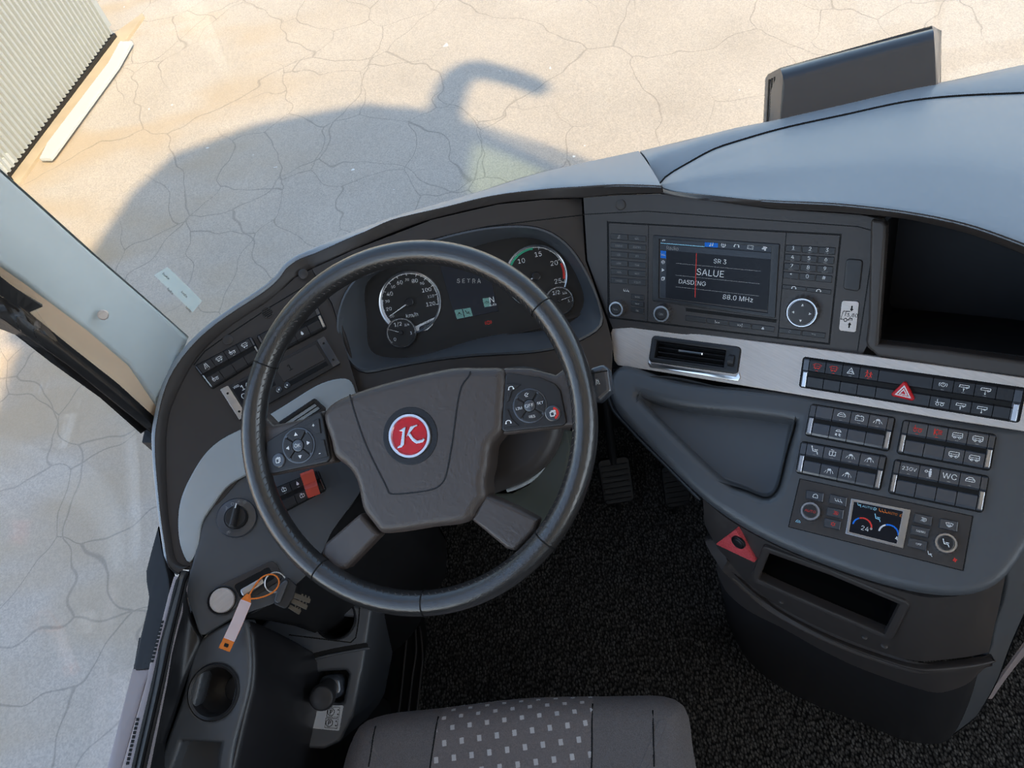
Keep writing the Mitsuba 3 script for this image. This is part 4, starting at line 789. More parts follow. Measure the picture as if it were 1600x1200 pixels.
def knob(pl, x, y, r, leg, par, lm=M_WHT, tall=.012, inner=.72, name='knob', size=None, lab=None):
    c = pl.uv(x, y); R_ = np.linalg.norm(pl.uv(x + r, y) - c); n = 72
    prof = [(0, 0), (R_*.98, 0), (R_, tall*.2), (R_*.97, tall*.8), (R_*.90, tall), (R_*inner, tall), (R_*(inner - .04), tall*.9), (0, tall*.9)]
    m = lathe(prof, n, c); v = m.vertices; d = v[:, :2] - c; rr = np.linalg.norm(d, axis=1); a = np.arctan2(d[:, 1], d[:, 0])
    k_ = np.where(rr > R_*.93, 1 + .035*np.sign(np.sin(a*18 + .01)), 1.0); m.vertices = np.c_[c + d*k_[:, None], v[:, 2]]
    k = add(name, pl.mesh(m), M_CHD, par, 40)
    if lab: labels[k] = {'label': lab}
    cp = add('cap', pl.mesh(lathe([(0, tall*.85), (R_*(inner-.06), tall*.85), (R_*(inner-.06), tall*1.0), (R_*(inner-.14), tall*1.06), (0, tall*1.06)], 40, c)), M_KEY, k)
    if leg:
        for lg, ox, oy in leg:
            m = text(lg[1:], size or R_*.3) if lg[0] == '=' else sym(lg, size or R_*.7); m.vertices += [c[0] + ox*R_, c[1] + oy*R_, tall*1.07]; add('legend', pl.mesh(m), lm, cp, False)
    return k
knob(R2, 967.4, 480.5, 12, [('seats', 0, 0)], rk, M_GRY, size=.006); knob(R2, 1037.5, 488, 13.5, [('=ON', 0, 0)], rk, M_GRY, size=.0035)
knob(R2, 1255.3, 486, 26.5, [('up', 0, .5), ('down', 0, -.5), ('left', -.5, 0), ('right', .5, 0)], rk, inner=.84, size=.0042, lab='large ringed selector with four arrows')
add('disc_slot', R2.mesh(slab(orient(np.array(R2.uvs([(1072, 481), (1214, 499), (1213, 504), (1072, 486)]))), .0006, .001, 0)), M_GRV, rk, False)
kq = Quad(R2, [(1071, 491.5), (1211.5, 510), (1210.5, 519), (1071, 501)])
for i, w in enumerate([None, '=|<<', '=>>|', 'up']): key(kq, i/4, 0, (i+1)/4, 1, w, size=.003 if w != 'up' else .005, lm=M_WHT)
kq = Quad(R2, [(1228, 380.5), (1307, 385), (1300, 443.5), (1223, 436)])
for i, row in enumerate([['1', '2', '3'], ['4', '5', '6'], ['7', '8', '9'], ['*', '0', '#']]):
    for j, w in enumerate(row):
        k = key(kq, j/3, i/4 + .02, (j+1)/3, (i+1)/4 - .02, '=' + w, size=.0046, pos=(.5, .38))
        sub = {'2': 'ABC', '3': 'DEF', '4': 'GHI', '5': 'JKL', '6': 'MNO', '7': 'PQRS', '8': 'TUV', '9': 'WXYZ', '*': '+'}.get(w)
        if sub: add('letters', kq.put(text(sub, .0017), (j + .5)/3, (i + .80)/4, .0021), M_GRY, k, False)
kq = Quad(R2, [(1222.5, 443.5), (1300, 452), (1299, 460.5), (1221.5, 451)])
key(kq, 0, 0, .5, 1, 'phone', size=.006); key(kq, .5, 0, 1, 1, 'phone', size=.006)
kq = Quad(R2, [(1217, 511), (1291, 519.5), (1290, 529), (1216, 520)])
key(kq, 0, 0, .5, 1, '=C', size=.003, lm=M_GRY); key(kq, .5, 0, 1, 1, 'ret', size=.005, lm=M_GRY)
pk2 = thing('blank_cover', 'rounded black blank cover plate right of the radio keypad', 'cover plate')
add('plate', R.mesh(slab(rounded(orient(np.array(R.uvs([(1322.5, 403.8), (1348.8, 406), (1343, 455.5), (1317.5, 451.5)]))), .004), .0, .003, .0015)), M_KEY, pk2)
hp = thing('height_plate', 'silver plate reading 3,80 m with a bus outline right of the radio', 'label plate')
hqd = Quad(R.up(.001), [(1315.5, 469.5), (1342.5, 471), (1337.5, 519.5), (1311, 516)])
add('plate', hqd.slab(0, 0, 1, 1, -.001, .0012, .0004, .003), M_SIL, hp)
add('lettering', cat(hqd.put(text('3,80', .0042), .69, .45, .0013), hqd.put(text('m', .0038, True), .62, .57, .0013)), M_GRV, hp, False)
ar = film(unary_union([st([(0, .4), (0, -.1)], w=.22), Polygon([(-.28, 0), (.28, 0), (0, -.42)])])); ar.vertices *= [.0075, .0075, 1]
ua = ar.copy(); ua.vertices *= [1, -1, 1]; ua.invert()
add('arrow', hqd.put(ar, .62, .25, .0013), M_GRV, hp, False); add('arrow', hqd.put(ua, .58, .77, .0013), M_GRV, hp, False)
bs = film(unary_union([st([(.5, .5), (-.25, .5), (-.45, -.35), (-.1, -.35)], [(.1, .5), (.0, .0)], [(.35, -.35), (.5, -.35)], w=.07), ringg(.12, -.38, .17, .07)])); bs.vertices *= [.0095, .012, 1]
add('bus_outline', hqd.put(bs, .27, .50, .0013), M_GRV, hp, False)

# ------------------------------------------------------------------ air vent in the silver strip
ak = thing('air_vent', 'rectangular black air vent with chrome tab set in the silver strip', 'air vent')
add('frame', vq.slab(0, 0, 1, 1, -.012, .004, .002, .006, [rounded(vq.rect(.07, .16, .84, .90), .002)]), M_BLK, ak)
add('back', vq.slab(.03, .05, .97, .95, -.020, -.013, 0), M_GRV, ak, False)
for i in range(4): add('slat', vq.button(.08, .20 + i*.18, .835, .285 + i*.18, -.010, .000, .001), M_BLK, ak, False)
labels[add('chrome_tab', vq.button(.32, .38, .60, .50, -.002, .0035, .001), M_CHR, ak, False)] = {'label': 'chrome tab on the slats'}
c0_ = vq.at(.915, .53); w_ = trimesh.creation.cylinder(.0085, .0075, sections=36); v = w_.vertices; ang_ = np.arctan2(v[:, 1], v[:, 0]); rr = np.linalg.norm(v[:, :2], axis=1)
w_.vertices = np.c_[v[:, 2], v[:, 1], v[:, 0]]; add('thumbwheel', vq.put(w_, .915, .53, .001), M_KEY, ak, 40)
labels[add('chrome_lip', TR.mesh(slab(rounded(orient(np.array(TR.uvs([(1013, 566), (1016, 561), (1022, 570), (1150, 588), (1156, 580), (1159, 590), (1155, 596), (1016, 574)]))), .001), 0, .0035, .0015)), M_CHR, ak)] = {'label': 'bright lower lip of the vent'}

# ------------------------------------------------------------------ switch banks
def switchbank(pl, px, bounds, top, bot, label, mat=M_CAP, group=None, ends=(True, True), name='switch_bank', red=()):
    q = Quad(pl, px); k = thing(name, label, 'switch bank', group); w, h = q.size()
    add('frame', q.slab(-.012, -.04, 1.012, 1.04, -.004, .0015, .001, .004), M_GRV, k)
    lo, hi = bounds[0], bounds[-1]
    def body(s0, t0, s1, t1, cap=False):
        p = lambda s, t, z: [*q.at(s, t), z]
        g = .0004 / w; s0 += g; s1 -= g
        return q.pl.mesh(cat(hull([p(s, t, z) for s in (s0, s1) for t, z in ((t0, 0), (t0, .0045), (t0 + .04, .0058), (.40, .0062), (.44, .004), (.44, 0))]), hull([p(s, t, z) for s in (s0, s1) for t, z in ((.44, 0), (.44, .0036), (.58, .0036), (.58, 0))]), hull([p(s, t, z) for s in (s0, s1) for t, z in ((.58, 0), (.58, .0046), (.62, .0062), (.94, .0058), (1.0, .0042), (1.0, 0))])))
    for i in range(len(bounds) - 1):
        b = add('switch', body(bounds[i], 0.02, bounds[i+1], 1), mat, k, 20); s = (bounds[i] + bounds[i+1]) / 2
        for lg, t in ((top[i], .21), (bot[i], .78)):
            if not lg: continue
            lm = M_REDP if lg[0] == '!' else M_WHT; lg = lg.lstrip('!')
            m = text(lg[1:], h*.11 if len(lg) > 3 else h*.16) if lg[0] == '=' else sym(lg, h*.25)
            add('legend', q.put(m, s, t, .0063), lm, b, False)
        if top[i]: add('indicator', q.put(bx(-.0016, .0016, -.0003, .0003, 0, .0003), s, .37, .0063), M_REDP if i in red or top[i][0] == '!' else M_GRY, b, False)
    add('groove', q.slab(lo, .445, hi, .575, .0034, .0040, 0), M_GRV, k, False)
    for e, (s0, s1) in zip(ends, ((0, lo), (hi, 1))):
        if not e: continue
        c = add('end_cap', body(s0, .02, s1, 1), M_KEYG, k, 20)
        add('glint', q.button(s0 + .15*(s1-s0), .46, s1 - .15*(s1-s0), .98, .004, .0066, .0006, 0), M_CHD, c, False)
    return k, q
switchbank(K.up(.0005), [(1268, 632.5), (1398, 654), (1388, 703.8), (1258.8, 678.8)], [.075, .285, .50, .715, .93], [None, 'car', 'battery', 'lamp'], [None, 'skid', None, None], 'switch bank on the console with a battery symbol, upper left of the four', group='switch banks on the console')
switchbank(K.up(.0005), [(1412, 657.5), (1555.5, 680.8), (1546, 733.8), (1402, 707)], [.065, .28, .50, .715, .93], ['!axle', '!cross', 'bus', 'bus'], [None, None, 'bus', 'bus'], 'switch bank on the console with bus symbols, upper right of the four', group='switch banks on the console')
switchbank(K.up(.0005), [(1253, 690.8), (1385, 713.8), (1374.5, 765), (1244.5, 737.5)], [.075, .285, .50, .715, .93], ['seat', 'window', 'lamp', 'lamp'], [None, 'lamp', 'lamp', None], 'switch bank with lamp symbols just above the climate panel, lower left of the four', group='switch banks on the console')
switchbank(K.up(.0005), [(1398.8, 719), (1544, 745.5), (1534.5, 799.5), (1388.8, 769)], [.065, .28, .50, .715, .93], ['=230V', 'person', '=WC', 'car'], [None]*4, 'switch bank with 230V and WC legends, lower right of the four on the console', group='switch banks on the console')
hz, q = switchbank(TR.up(.001), [(1258, 558.8), (1599.5, 607), (1588.8, 658.8), (1251.8, 603.8)], [.03, .115, .20, .285, .375, .625, .715, .805, .895, .965], ['!bus_front', '!bus_front', 'triangle', '!people', None, 'brake', 'bus_up', 'bus_down', None], [None, None, None, None, None, 'axle', 'bus_up', 'bus_down', None], 'long black switch strip with the red hazard triangle in the silver trim', M_BLK)
tq = [TR.up(.001).uv(*p) for p in ((1415.5, 592.5), (1432.5, 626), (1391, 616))]
tb = add('hazard_button', TR.up(.001).mesh(slab(rounded(orient(np.array(tq)), .0025), .003, .0125, .002, (), 3)), M_RED, hz, 40); labels[tb] = {'label': 'red triangular hazard button'}
tcen = np.mean(tq, axis=0); tri = lambda k: Polygon([tcen + (np.array(p) - tcen) * k for p in tq])
f = film(tri(.62).difference(tri(.44)).union(tri(.34).difference(tri(.2)))); f.vertices += [0, 0, .0126]; add('legend', TR.up(.001).mesh(f), M_WHT, tb, False)
switchbank(LP.up(.001), [(305, 573), (393, 527), (410, 559), (331, 607)], [.03, .27, .50, .73, .96], ['road', 'bus_front', 'axle', 'bus_front'], ['axle', None, None, None], 'black switch bank with road and bus symbols at the left end of the dashboard', M_KEY)
switchbank(LP.up(.001), [(402, 526), (495, 478), (510, 512), (421, 559)], [.04, .27, .50, .73, .94], [None]*4, [None, None, 'drop', None], 'black switch bank partly hidden by the steering wheel rim, above the tachograph', M_KEY)
LL1 = LL.up(.002)
rb, q = switchbank(LL1, [(405, 774), (497, 736), (509, 765), (419, 812)], [.05, .28, .51, .74, .97], [None, 'window', 'drop', None], [None, None, 'window', None], 'small switch bank with the red rocker behind the lower left of the wheel', M_KEY)
rr_ = [(471, 744), (491, 736.5), (501, 772), (482, 779)]
ro = orient(np.array(LL1.uvs(rr_))); rq3 = Quad(LL1, rr_)
p_ = lambda s, t, z: [*rq3.at(s, t), z]
labels[add('red_rocker', LL1.mesh(cat(hull([p_(s, t, z) for s in (0, 1) for t, z in ((0, .002), (0, .018), (.12, .022), (.5, .015), (.5, .002))]), hull([p_(s, t, z) for s in (0, 1) for t, z in ((.5, .002), (.5, .015), (.72, .019), (1, .012), (1, .002))]))), M_ROCK, rb, 20)] = {'label': 'red rocker with a guard'}

# ------------------------------------------------------------------ tachograph
tk_ = thing('tachograph', 'black tachograph with display and card slots left of the steering wheel', 'tachograph')
L1 = LP.up(.001); tq_ = Quad(L1, [(345, 610), (507, 527), (532, 569), (375, 657)])
add('body', tq_.slab(0, 0, 1, 1, -.004, .004, .0012), M_KEY, tk_)
for s0, s1 in ((.0, .075), (.925, 1.0)):
    e = add('end_bracket', tq_.slab(s0, .0, s1, 1, .004, .0065, .001), M_CHD if s0 == 0 else M_KEYG, tk_)
    for t in (.2, .8): add('screw', tq_.put(trimesh.creation.cylinder(.0016, .0006, sections=16), (s0+s1)/2, t, .0067), M_GRV, e, False)
dp = add('display', tq_.slab(.09, .08, .42, .62, .004, .0045, 0), M_SCR, tk_, False)
add('display_text', cat(tq_.put(text('16:33', .0075), .24, .24, .0046), tq_.put(text('OUT', .0075), .185, .47, .0046)), M_WHT, dp, False)
add('maker_mark', tq_.put(text('VDO', .0030, True), .125, .13, .0046), M_WHT, dp, False)
for s in (.14, .28, .42, .50): 
    b = add('round_key', tq_.put(lathe([(0, 0), (.0042, 0), (.0042, .002), (.003, .003), (0, .003)], 20), s, .80, .004), M_KEYG, tk_); add('legend', tq_.put(trimesh.creation.cylinder(.0012, .0003, sections=12), s, .80, .0071), M_WHT, b, False)
sl_ = add('card_drawer', tq_.slab(.49, .10, .90, .66, .004, .0052, .0006), M_PLA, tk_); add('drawer_mark', tq_.put(text('1', .009), .60, .36, .0053), M_GRV, sl_, False)
add('card_slot', tq_.slab(.50, .72, .90, .86, .004, .0045, 0), M_GRV, tk_, False)

# ------------------------------------------------------------------ climate control panel
kk_ = thing('climate_panel', 'climate control panel with colour screen and two ringed knobs on the console', 'climate panel')
K1 = K.up(.0005)
cq = Quad(K1, [(1250.5, 748.8), (1519, 807), (1503.8, 891), (1233, 823)])
add('gap', cq.slab(-.006, -.012, 1.006, 1.012, -.003, .0004, 0), M_GRV, kk_, False)
add('body', cq.slab(0, 0, 1, 1, -.003, .0014, .0006), M_PLA, kk_)
K3 = K.up(.0019)
sc = Quad(K3, [(1335, 782), (1415, 802), (1407, 851), (1326, 829)])
fb_ = Quad(K3, [(1330, 779), (1423, 797), (1411, 857), (1321, 834)])
labels[add('screen_frame', fb_.slab(0, 0, 1, 1, -.001, .002, .0006, 0, [fb_.rect(.06, .06, .88, .93)]), M_CHD, kk_)] = {'label': 'silver screen frame'}
cs = add('screen', sc.slab(-.02, -.02, 1.02, 1.02, -.001, .0006, 0), M_SCR, kk_, False)
pc = lambda name, m, s, t, mat: add(name, sc.put(m, s, t, .0007), mat, cs, False)
pc('screen_text', text('AUTO', .0027), .27, .11, M_CYN); pc('symbol', sym('seat', .0055), .11, .10, M_CYN); pc('symbol', sym('snow', .0045), .42, .11, M_CYN)
pc('screen_text', text('AUTO', .0027), .76, .11, M_ORA); pc('symbol', sym('seats', .0085), .58, .10, M_ORA); pc('symbol', sym('snow', .0045), .93, .11, M_ORA)
pc('symbol', sym('seat', .008), .50, .36, M_CYN)
for (cx, mats) in ((.24, ((180, 120, M_BLUP), (118, 5, M_REDP))), (.75, ((180, 118, M_WHT), (116, 5, M_BLUP)))):
    for a0, a1, mt in mats: pc('arc', film(arc((0, 0), .0098, a0, a1, .0018)), cx, .76, mt)
pc('screen_text', text('24°', .0052), .33, .80, M_WHT); pc('symbol', sym('fan', .005), .92, .84, M_WHT)
for (px, lg, sz, lm) in (([(1260, 765.5), (1287.5, 771), (1286, 785), (1259, 779)], 'recirc', .007, M_WHT), ([(1297, 772), (1324, 778), (1322, 792.5), (1294.5, 786)], 'seats', .008, M_WHT), ([(1293, 792), (1319, 797), (1317, 812), (1291, 805.5)], 'heat', .006, M_REDP), ([(1289, 809), (1315, 815), (1312, 829), (1286.5, 823)], 'snow', .006, M_REDP),
                         ([(1429, 801.5), (1457, 807.5), (1455, 823), (1426, 816)], 'heat', .006, M_WHT), ([(1424, 820), (1453, 826.5), (1450.5, 841), (1421.5, 835)], '=MENU', .0023, M_WHT), ([(1420.5, 839.5), (1450, 846.5), (1447, 861.5), (1417.5, 854)], '=OFF', .0023, M_WHT), ([(1468.5, 809.5), (1497, 815.5), (1495.5, 831), (1466, 825)], 'screen', .007, M_WHT)):
    key(Quad(K3, px), 0, 0, 1, 1, lg, kk_, M_KEYG, lm, 0, .0028, 'key', sz, (.55, .5), .0002)
knob(K3, 1267, 800, 16.5, [('=AUTO', 0, 0)], kk_, M_REDP, .010, size=.0032, lab='left ringed knob marked AUTO'); knob(K3, 1477, 849.5, 19, [('seat', 0, 0)], kk_, M_WHT, .011, size=.008, lab='right ringed knob')
for x, y, kd_, mt in ((1247, 815, 'car', M_CYN), (1492, 875, 'fan', M_REDP), (1453, 865.5, 'seat', M_WHT)):
    m = sym(kd_, .0055); m.vertices += [*K3.uv(x, y), .0001]; add('symbol', K3.mesh(m), mt, kk_, False)

# ------------------------------------------------------------------ lower left: light switch, start button, keys
lk = thing('light_switch', 'round black rotary light switch on the lower left panel', 'rotary switch')
c = LL1.uv(370, 809); r = np.linalg.norm(LL1.uv(401, 809) - c)
add('plate', LL1.mesh(lathe([(0, -.002), (r*1.03, -.002), (r*1.03, .001), (r*.98, .0025), (r*.62, .0035), (r*.6, .001), (0, .001)], 56, c)), M_KEYG, lk, 30)
kb = add('knob', LL1.mesh(lathe([(0, .001), (r*.57, .001), (r*.56, .008), (r*.50, .010), (0, .010)], 48, c)), M_KEY, lk, 40)
d_ = unit(LL1.uv(366, 826) - LL1.uv(374, 790)); e_ = np.array([-d_[1], d_[0]])
gp_ = [c + d_*r*.60 + e_*r*.17, c + d_*r*.60 - e_*r*.17, c - d_*r*.62 - e_*r*.12, c - d_*r*.62 + e_*r*.12]
add('grip', LL1.mesh(slab(rounded(orient(np.array(gp_)), .002), .009, .022, .004, (), 4)), M_KEY, kb, 40)
add('pointer', LL1.mesh(slab(orient(np.array([c - d_*r*.64 + e_*r*.03, c - d_*r*.64 - e_*r*.03, c - d_*r*.40 - e_*r*.03, c - d_*r*.40 + e_*r*.03])), .021, .0224)), M_WHT, kb, False)
for x, y, s in ((355, 794, '=A'), (364, 788, '=O'), (374, 785, 'lamp'), (383, 785, 'sun'), (358, 832, 'beam'), (362, 803, 'beam')):
    m = text(s[1:], .0042) if s[0] == '=' else sym(s, .0055); m.vertices += [*LL1.uv(x, y), .0031]; add('legend', LL1.mesh(m), M_GRY, lk, False)
sb_ = thing('start_button', 'round silver start button beside the key slot', 'push button')
c = LL1.uv(348, 938)
add('collar', LL1.mesh(lathe([(0, 0), (.0185, 0), (.0185, .002), (.0172, .0028), (.0160, .001), (0, .001)], 44, c)), M_BLK, sb_)
labels[add('cap', LL1.mesh(lathe([(0, .001), (.0155, .001), (.0155, .004), (.0145, .0052), (0, .0046)], 44, c)), M_SIL, sb_)] = {'label': 'silver cap'}
kh = thing('key_slot', 'recessed black key slot in the lower left panel', 'key slot')
ks_ = rounded(orient(np.array(LL1.uvs([(336, 918), (424, 876), (431, 880), (441, 898), (439, 906), (356, 958), (340, 957), (330, 946), (330, 930)]))), .006)
hs = rounded(orient(np.array(LL1.uvs([(366, 915), (420, 886), (430, 903), (377, 935)]))), .003)
add('plate', LL1.mesh(slab(ks_, -.002, .0015, .001, [hs])), M_PLA, kh)
add('pocket', LL1.mesh(slab(offset(hs, -.001), .0003, .0006)), M_GRV, kh, False)
yk = thing('key_bunch', 'bunch of keys on a ring with fobs hanging from the key slot', 'keys')
KP = LL.up(.014)
c = KP.uv(430, 910); ra = np.linalg.norm(KP.uv(446, 910) - c); a = np.linspace(0, 2*np.pi, 41)
add('ring', tube(np.array([KP.pt(c + ra*np.array([math.cos(x), .95*math.sin(x)]), .004*math.sin(x)) for x in a]), .0011, 8, False), M_CHR, yk, True)
def flat(pl, px, h0, h1, mat, name, par, bev=.0015, rad=.003): return add(name, pl.mesh(slab(rounded(orient(np.array(pl.uvs(px))), rad), h0, h1, bev)), mat, par, 40)
flat(KP, [(375, 922), (410, 902), (414, 911), (380, 933)], -.004, .004, M_CHD, 'inserted_key', yk)
flat(KP, [(441, 906), (450, 902), (464, 915), (460, 932), (446, 952), (428, 944)], -.006, .004, M_KEY, 'key_head', yk)
flat(KP, [(436, 915), (448, 905), (452, 909), (438, 944), (429, 940)], .002, .008, M_KEYG, 'fob', yk)
for px, dz in (([(461, 926), (486, 936), (484, 943), (458, 934)], 0), ([(457, 934), (481, 946), (478, 953), (454, 942)], -.004), ([(452, 944), (470, 954), (466, 961), (449, 950)], -.008)):
    b = flat(KP, px, dz - .001, dz + .0015, M_BRS, 'key_blade', yk, .0004, .0008)
    x0, y0 = px[0]; x1, y1 = px[1]
    for i in range(3): f = .4 + i*.2; add('key_tooth', KP.mesh(slab(orient(np.array(KP.uvs([(x0 + (x1-x0)*f, y0 + (y1-y0)*f), (x0 + (x1-x0)*(f+.1), y0 + (y1-y0)*(f+.1)), (x0 + (x1-x0)*(f+.1) + 1, y0 + (y1-y0)*(f+.1) - 2.5), (x0 + (x1-x0)*f + 1, y0 + (y1-y0)*f - 2.5)]))), dz - .001, dz + .0013)), M_BRS, b, False)
gt_ = thing('key_tag', 'orange looped cable tag with a pink paper label hanging from the keys', 'key tag')
KG = LL.up(.022)
lp_ = [(386, 936), (394, 922), (405, 906), (418, 898), (430, 899), (436, 908), (432, 920), (418, 930), (400, 935), (389, 935)]
add('loop', tube(np.array([KG.hit(x, y) for x, y in np.array(CubicSpline(np.arange(len(lp_)), np.array(lp_, float))(np.linspace(0, len(lp_)-1, 50)))]), .0011, 8), M_ORA, gt_, True)
tp0 = [KG.hit(388, 930), KG.hit(374, 968), KG.hit(352, 1012)]
d0 = unit(KG.hit(392, 936) - KG.hit(379, 931)) * .0072
rib = lambda a, b, w0=1, w1=1: hull([p + d0*w*s + n_ for p, w in ((a, w0), (b, w1)) for s in (-1, 1) for n_ in (KG.n*.0004, -KG.n*.0004)])
P_ = lambda f: tp0[0] * (1-f)**2 + 2*f*(1-f)*tp0[1] + f*f*tp0[2]
add('strip', cat(rib(P_(-.02), P_(.14), .35, 1), rib(P_(.14), P_(.6)), rib(P_(.6), P_(1.04))), M_ORA, gt_, False)
labels[add('paper', cat(*[rib(P_(a_) + KG.n*.0006, P_(b_) + KG.n*.0006, .98, .98) for a_, b_ in ((.12, .5), (.5, .86))]), M_TAGW, gt_, False)] = {'label': 'pink paper label'}
add('mark', rib(P_(.93) + KG.n*.0008, P_(.985) + KG.n*.0008, .35, .35), M_GRV, gt_, False)

# ------------------------------------------------------------------ side console with cup holder, parking brake console
AC = Pl(LL.hit(340, 980) - [0, 0, .006], (.08, -.32, .94), (1, 0, 0))
sc_ = thing('side_console', 'grey side console below the window with a round cup holder', 'side console')
cup_c = AC.uv(334, 1081.5); cr_ = np.linalg.norm(AC.uv(372, 1081.5) - cup_c)
cup = np.array(AC.uvs([(334 + 37*math.cos(t)*1.0 + 5*math.sin(t)*-1, 1081.5 + 42*math.sin(t)) for t in np.linspace(0, 2*np.pi, 48, endpoint=False)]))
cup = orient(cup)
pock = rounded(orient(np.array(AC.uvs([(276, 1158), (330, 1161), (345, 1162), (352, 1172), (345, 1290), (230, 1290)]))), .008)
acp = smooth_poly(orient(np.array(AC.uvs([(315, 997), (338, 981), (362, 970), (383, 968), (390, 990), (393, 1025), (391, 1069), (381, 1112), (362, 1195), (340, 1300), (215, 1300), (240, 1210), (262, 1150), (288, 1073)]))), 120)
add('top', AC.mesh(slab(acp, -.03, 0, .006, [cup, pock], 3)), M_CON, sc_, 40)
add('pocket', cat(AC.mesh(slab(offset(pock, -.002), -.03, -.025)), ), M_CON, sc_)
cc_ = cup.mean(0); ring0 = np.array([AC.pt(p, .0005) for p in offset(cup, -.003)]); ring1 = np.array([AC.pt(p, .003) for p in offset(cup, -.001)]); ring2 = np.array([AC.pt(p, .001) for p in offset(cup, .002)])
dn = AC.n * -.075; ring3 = np.array([AC.pt(p) for p in (cc_ + (cup - cc_)*.86)]) + dn
Vc = np.vstack([ring0, ring1, ring2, ring3, [ring3.mean(0)], ring0 - AC.n*.012, [ring3.mean(0) + dn*.05]]); k_ = 48
Fc = np.vstack([grid_faces(4, k_, True), [(3*k_ + j, 3*k_ + (j+1) % k_, 4*k_) for j in range(k_)], [(j, 4*k_+1+j, (j+1) % k_) for j in range(k_)], [((j+1) % k_, 4*k_+1+j, 4*k_+1+(j+1) % k_) for j in range(k_)], [(4*k_+1+j, 5*k_+1, 4*k_+1+(j+1) % k_) for j in range(k_)]])
hk = add('cup_holder', trimesh.Trimesh(Vc, Fc, process=False), M_KEY, sc_, 40); labels[hk] = {'label': 'round cup holder well'}
add('inner_step', AC.mesh(slab(orient(np.array([cc_ + (p - cc_)*.55 + np.array([.012, -.004]) for p in cup])), -.074, -.045, .002)), M_KEY, hk)
tin = cv(None, [(288, 903, Z(.738)), (276, 950, Z(.738)), (250, 1060, Z(.738)), (217, 1197, Z(.738)), (198, 1290, Z(.738))]); tin2 = np.array([AC.hit(x, y) for x, y in [(315, 996), (290, 1066), (262, 1150), (240, 1210), (213, 1300)]])
add('inner_wall', loft([tin, (resample(tin, 9)*.5 + resample(tin2, 9)*.5) + [-.006, 0, -.004], tin2], 30, 9, .006), M_BLK, sc_, True)
a1_ = np.array([AC.hit(x, y) for x, y in [(383, 969), (391, 992), (393, 1025), (391, 1069), (381, 1112), (362, 1195), (340, 1300)]])
BC = Pl(atd(505, 1115, 1.20), (.10, -.30, .95), (1, 0, 0))
add('side_wall', loft([a1_ - [0, 0, .004], a1_ + [.012, .004, -.12], a1_ + [.02, .006, -.60]], 30, 9, .006), M_BLK, sc_, True)
bk_ = thing('brake_console', 'low grey floor console left of the seat holding the parking brake lever', 'floor console')
bc = [(455, 930), (592, 950), (581, 958), (566, 1050), (551, 1122), (531, 1160), (505, 1171), (457, 1169), (430, 1162), (395, 1130), (388, 1060), (400, 985)]
wl = rounded(orient(np.array(BC.uvs([(495, 1050), (540, 1047), (546, 1056), (541, 1093), (530, 1099), (494, 1096)]))), .006)
hc = BC.uv(524, 966); h2 = circle(hc, np.linalg.norm(BC.uv(553, 966) - hc), 40)
add('top', BC.mesh(slab(rounded(orient(np.array(BC.uvs(bc))), .008), -.30, 0, .006, [wl, h2], 3)), M_CON, bk_, 40)
add('well', BC.mesh(slab(offset(wl, -.001), -.04, -.03)), M_GRV, bk_, False)
add('cup_well', BC.mesh(lathe([(0, -.08), (np.linalg.norm(h2[0] - hc)*1.0, -.08), (np.linalg.norm(h2[0] - hc)*1.06, -.0), (np.linalg.norm(h2[0] - hc)*1.12, .0005), (np.linalg.norm(h2[0] - hc)*1.06, .003), (np.linalg.norm(h2[0] - hc)*.98, -.002), (np.linalg.norm(h2[0] - hc)*.9, -.075), (0, -.075)], 40, hc)), M_BLK, bk_)
add('plate_joint', BC.mesh(film(LineString(BC.uvs([(452, 992), (548, 1004), (556, 996), (560, 972), (562, 950)])).buffer(.0008), .0006)), M_GRV, bk_, False)
gpts = np.array(BC.uvs([(571, 1009), (520, 1018), (478, 1029), (450, 1043), (436, 1060), (434, 1080), (443, 1112), (455, 1167)])); gpts = CubicSpline(np.arange(len(gpts)), gpts)(np.linspace(0, len(gpts)-1, 60))
add('deep_groove', BC.mesh(film(LineString(gpts).buffer(.0042), .0006)), M_GRV, bk_, False); add('groove_ridge', tube(np.array([BC.pt(p, .001) for p in gpts + [.0062, -.004]]), .0022, 8), M_CON, bk_, True)
pb = thing('parking_brake_lever', 'black parking brake lever with a round knob in the floor console', 'lever')
add('gaiter', BC.mesh(slab(rounded(orient(np.array(BC.uvs([(499, 1056), (536, 1052), (538, 1090), (500, 1093)]))), .012), -.03, .012, .010, (), 4)), M_KEYG, pb, 50)
B2 = BC.up(.05); p0k, p1k = BC.pt(BC.uv(515, 1072), .0), B2.pt(B2.uv(505, 1088))
add('stem', tube([p0k, p1k], np.array([.014, .013]), 20), M_KEY, pb, True)
m = trimesh.creation.icosphere(3, .0185); v = m.vertices; dk_ = unit(p1k - p0k + BC.n*.03); pr_ = v @ dk_; m.vertices = v + (p1k + dk_*.004); m.vertices -= np.outer(np.maximum(pr_ - .009, 0) * .75, dk_); add('knob', m, M_KEY, pb, True)
bl = thing('brake_label', 'silver label with two P symbols beside the parking brake lever', 'label plate')
bq = Quad(BC.up(.0005), [(484, 1102), (537, 1102), (530, 1142), (480, 1137)])
add('plate', bq.slab(0, 0, 1, 1, 0, .0008, .0003, .002), M_LBL, bl)
for t in (.27, .72):
    add('frame', bq.put(film(sbox(-.0095, -.0070, .0095, .0070).difference(sbox(-.0088, -.0063, .0088, .0063))), .73, t, .0009), M_GRV, bl, False); add('symbol', bq.put(sym('P', .0125), .66, t, .0009), M_GRV, bl, False); add('dots', bq.put(cat(bx(-.001, .001, .002, .004, 0, .0003), bx(-.001, .001, -.004, -.002, 0, .0003)), .87, t, .0009), M_GRV, bl, False)

